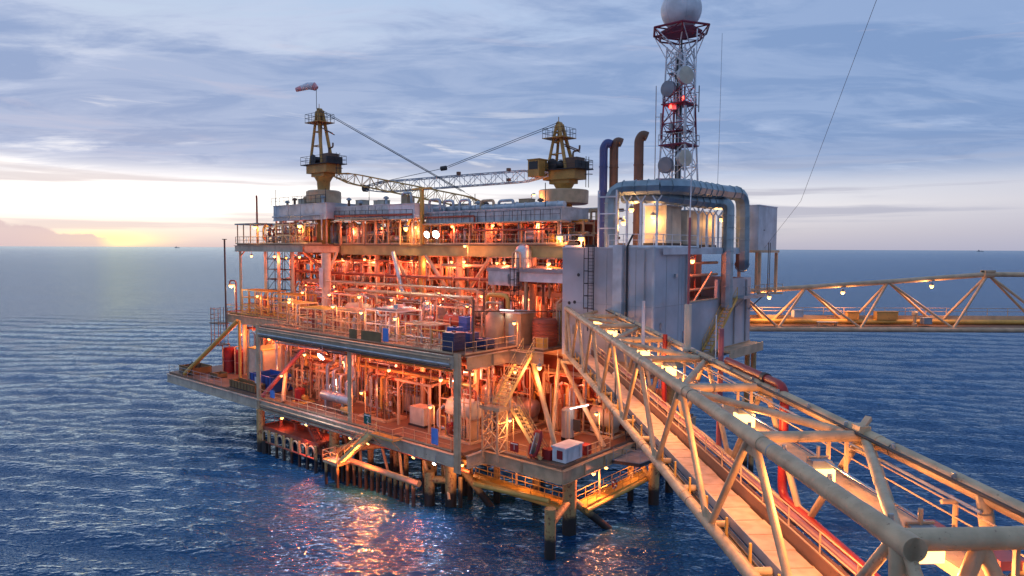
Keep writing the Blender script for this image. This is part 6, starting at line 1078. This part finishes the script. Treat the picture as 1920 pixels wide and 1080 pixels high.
# ================================================================== LAMPS
G1, G2, G3 = 'orange lamps inside the cellar deck', 'orange lamps inside the middle deck', 'orange lamps inside the upper deck'
for v in (.6, 4.9, 9.2):
    for u in np.arange(3.5 if v < 5 else 1.5, 50, 7.6):
        if v < 4 and u > 33: continue
        lamp_hang((u, v, 12.6), 'small orange lamp hanging among the cellar deck pipes', G1, 420, DEEP, up=2.4)
for u, v in ((-3.5, 9.6), (-6, 12), (-4.6, 17), (-7.5, 20)): lamp_hang((u, v, 12.4), 'small orange lamp hanging among the cellar deck pipes', G1, 260, DEEP, up=2.4)
for u in np.arange(2, 54, 7.4): lamp_hang((u, 15.1, 23.3), 'small orange lamp hanging among the middle deck pipes', G2, 480, DEEP, up=1.65); lamp_hang((u + 3, 15.7, 19.3), 'small orange lamp hanging among the middle deck pipes', G2, 400, DEEP, up=.3); lamp_hang((u + 1, 18.5, 18.8), 'small orange lamp hanging among the middle deck pipes', G2, 430, DEEP, up=.8)
for u in np.arange(3, 53, 6.6): lamp_hang((u, 14.6, 27.6), 'small orange lamp hanging among the upper deck pipes', G3, 270, DEEP, up=.8)
for u, v, z, h, l in ((14.4, .2, ZM, 2.9, 'orange lamp post at the end of the tall grey roofed skid'), (9.4, .5, ZM, 2.6, 'orange lamp post beside the light blue board on the middle deck'), (-1.9, 5.4, ZM, 2.6, 'orange lamp post near the long stairway head'), (19.6, .4, ZM, 3.2, 'orange lamp post by the framed skid next to the grey roofed one'), (28.4, .5, ZM, 3.2, 'orange lamp post between the crossed rail skids'), (36, 5.2, ZM, 2.9, 'orange lamp post at the start of the narrow deck wing'), (44, 5.2, ZM, 2.9, 'orange lamp post along the yellow lit deck wing'), (14.6, .3, ZC, 3.4, 'orange lamp post beside the green notice board'), (4.2, .4, ZC, 3.5, 'orange lamp post over the pumps near the corner column'), (29.8, .2, ZC, 3.3, 'orange lamp post beside the red pump drum'), (11.6, 12.6, ZM, 9.8, 'tall amber lamp post before the silver domed vessel')): lamp_post((u, v, z), h, l, 'lamp posts on the decks', 260, (1, .30, .10))
for u, v, z, l in ((22.8, 13.0, 27.4, 'bright yellow lamp by the tall yellow column top'), (46.5, 5.4, 14.3, 'yellow lamp under the deck wing above the tan tank'), (40.5, 5.2, 13.6, 'yellow lamp above the large blue skip')): lamp_hang((u, v, z), l, 'amber lamps near the roof modules', 330, (1, .5, .15), PL, 1.6, up=.85)
lamp_post((50.2, 8.5, ZT), 2.6, 'bright amber lamp post on the upper wing beside the canopy roof', 'amber lamp posts on the upper wing', 420, (1, .5, .15), s=1.7); lamp_post((38.8, 8.6, ZT), 2.6, 'bright amber lamp post on the upper wing below the pale module corner', 'amber lamp posts on the upper wing', 420, (1, .5, .15), s=1.7)
lamp_post((51.3, 5.3, ZM), 4.1, 'very bright lamp post at the outer end of the middle deck', None, 450, (1, .62, .3), s=2.0)
lamp_post((-.4, 14.4, ZT), .9, 'low bright lamp post on the upper deck corner beside the drum crane', None, 300, ORANGE, s=1.6); lamp_post((-7.6, 8.0, 25.12), .9, 'low bright lamp post on the grey roof near the caged ladder', None, 220, ORANGE, s=1.6)
lamp_post((11.2, 23.6, ZT), 6.4, 'tall amber lamp post lighting the side of the drum platform', None, 260, ORANGE, d=(0, 1))
flood((19.6, 13.6, 26.6), (-.1, -1, -.35), 'dazzling white floodlight, the one nearer the tall yellow column', 'twin white floodlights', 2500, (.9, 1, .85), s=1.3, mount=1.2); flood((18.0, 13.6, 26.6), (-.25, -1, -.3), 'dazzling white floodlight, the one farther from the tall yellow column', 'twin white floodlights', 2500, (.9, 1, .85), s=1.45, mount=1.2)
flood((20.2, -1.3, 13.2), (.1, -1, -.8), 'dazzling white floodlight under the middle deck by the silver pipes', None, 5000, (.8, .8, 1), s=1.5, mount=-1.0)
def tubelight(p, ax, L, label, W, hang=0):
    p = V3(p); a = nrm(V3(ax)); t = thing('tube_light', label, 'lamp', p, 'white tube lights'); [part(t, 'hanger', MB().tube([p + a * L * k + (0, 0, .1), p + a * L * k + (0, 0, hang)], .03, 6), M['galv']) for k in (-.35, .35) if hang]; part(t, 'tray', MB().bar(p - a * L / 2 + (0, 0, .09), p + a * L / 2 + (0, 0, .09), .26, .06), M['galv']); part(t, 'tube', MB().bar(p - a * L / 2, p + a * L / 2, .13, .1), M['tubewhite']); point('lamp_light', p - (0, .1, .4), (.9, .95, 1), W, t, PL, .2)
tubelight((1.0, 7.2, 18.85), (1, 0, 0), 1.7, 'white tube light over the domed tan tank', 12); tubelight((-6.8, 8.6, 10.2), (-.6, .8, .15), 1.8, 'white tube light below the footbridge beside the grey green tank', 14, 4.9); tubelight((2.6, 1.6, 12.4), (1, 0, .1), 1.3, 'white tube light among pipes near the corner column', 40, 2.8); tubelight((23.4, 2.8, 9.3), (0, 0, 1), .9, 'short upright white tube light beside the silver filter pipes', 30)
for u, v, l in ((30, -.2, ''), (23, .8, ''), (14, -.9, ''), (9, 1.0, ''), (1.5, 1.4, ''), (-3.5, 4.6, ''), (-9.2, 7.5, ''), (-9.6, 14, ''), (16, 6, ''), (5, 7, '')): lamp_hang((u, v, 4.7), 'orange lamp hanging under the cellar deck above the sea', 'orange lamps under the cellar deck', 80 if u > 20 else 200, ORANGE if u < 10 else DEEP, PL, 1.1, up=.3)
for u in np.arange(1, 52, 6.3): lamp_hang((u, 14.0 if u < 37 else 8.0, 23.4 if u < 37 else 23.7), 'small orange lamp on the middle deck, hung outside the columns', 'orange lamps outside the middle deck columns', 420, DEEP)
for u in np.arange(4, 34, 5.8): lamp_post((u, 5.2, ZM), 3.9, 'orange lamp post behind the open middle deck skids', 'orange lamps over the open middle deck', 260, DEEP)
for (u, v), c, W, g, l in (((12.4, -1.1), (1, .19, .035), 9500, 'warm', 'added orange floodlight under the deck edge below the green board'), ((15.4, -1.1), (1, .19, .03), 3800, 'warm', 'added orange floodlight under the deck edge above the landing stage'), ((2.6, -1.1), (.75, .75, 1), 1200, 'cool', 'added white floodlight under the deck edge by the corner column'), ((-9.95, 8.4), (1, .24, .08), 3000, 'warm', 'added orange floodlight under the projecting deck corner'), ((23.5, -1.1), (1, .13, .03), 1600, 'warm', 'added orange floodlight under the deck edge above the boat landing'), ((5.5, -1.1), (1, .17, .045), 3000, 'warm', 'added orange floodlight under the deck edge by the cream landing tube')): flood((u, v, 5.1), (-.5 if u < -9 else 0, -1, -.9), l, 'added glitter floodlights under the cellar deck edge', W, c, PL, g, .55, -.6)  # floodlights added to make the orange and white glitter on the sea
lamp_hang((-3.9, 6.2, 13.9), 'bright orange lamp over the long stairway', None, 650, (1, .42, .14), PL, 1.3, up=.6); lamp_hang((-1.2, 5.9, 13.2), 'orange lamp behind the long stairway under the middle deck edge', None, 200, ORANGE, PL, 1.0, up=1.6)
lamp_post((-9.3, 8.2, ZC), 3.6, 'added orange lamp post on the projecting deck behind the white chest', None, 380, (1, .4, .13), d=(0, -1)); lamp_post((-3.9, 2.5, ZC), 3.2, 'orange lamp post beside the stair landing tower', None, 260, (1, .4, .13))  # post behind the white chest is added to brighten the projecting deck
# ================================================================== RENDER SETTINGS
SC.view_settings.view_transform = 'Standard'; SC.view_settings.look = 'None'; SC.view_settings.exposure = 0; SC.view_settings.gamma = 1
try: SC.render.engine = 'CYCLES'
except Exception: pass
cy = SC.cycles; cy.use_denoising = True; cy.denoiser = 'OPENIMAGEDENOISE'; cy.max_bounces = 5; cy.diffuse_bounces = 2; cy.glossy_bounces = 3; cy.transmission_bounces = 2
cy.caustics_reflective = False; cy.caustics_refractive = False; cy.sample_clamp_indirect = 8; cy.use_light_tree = True
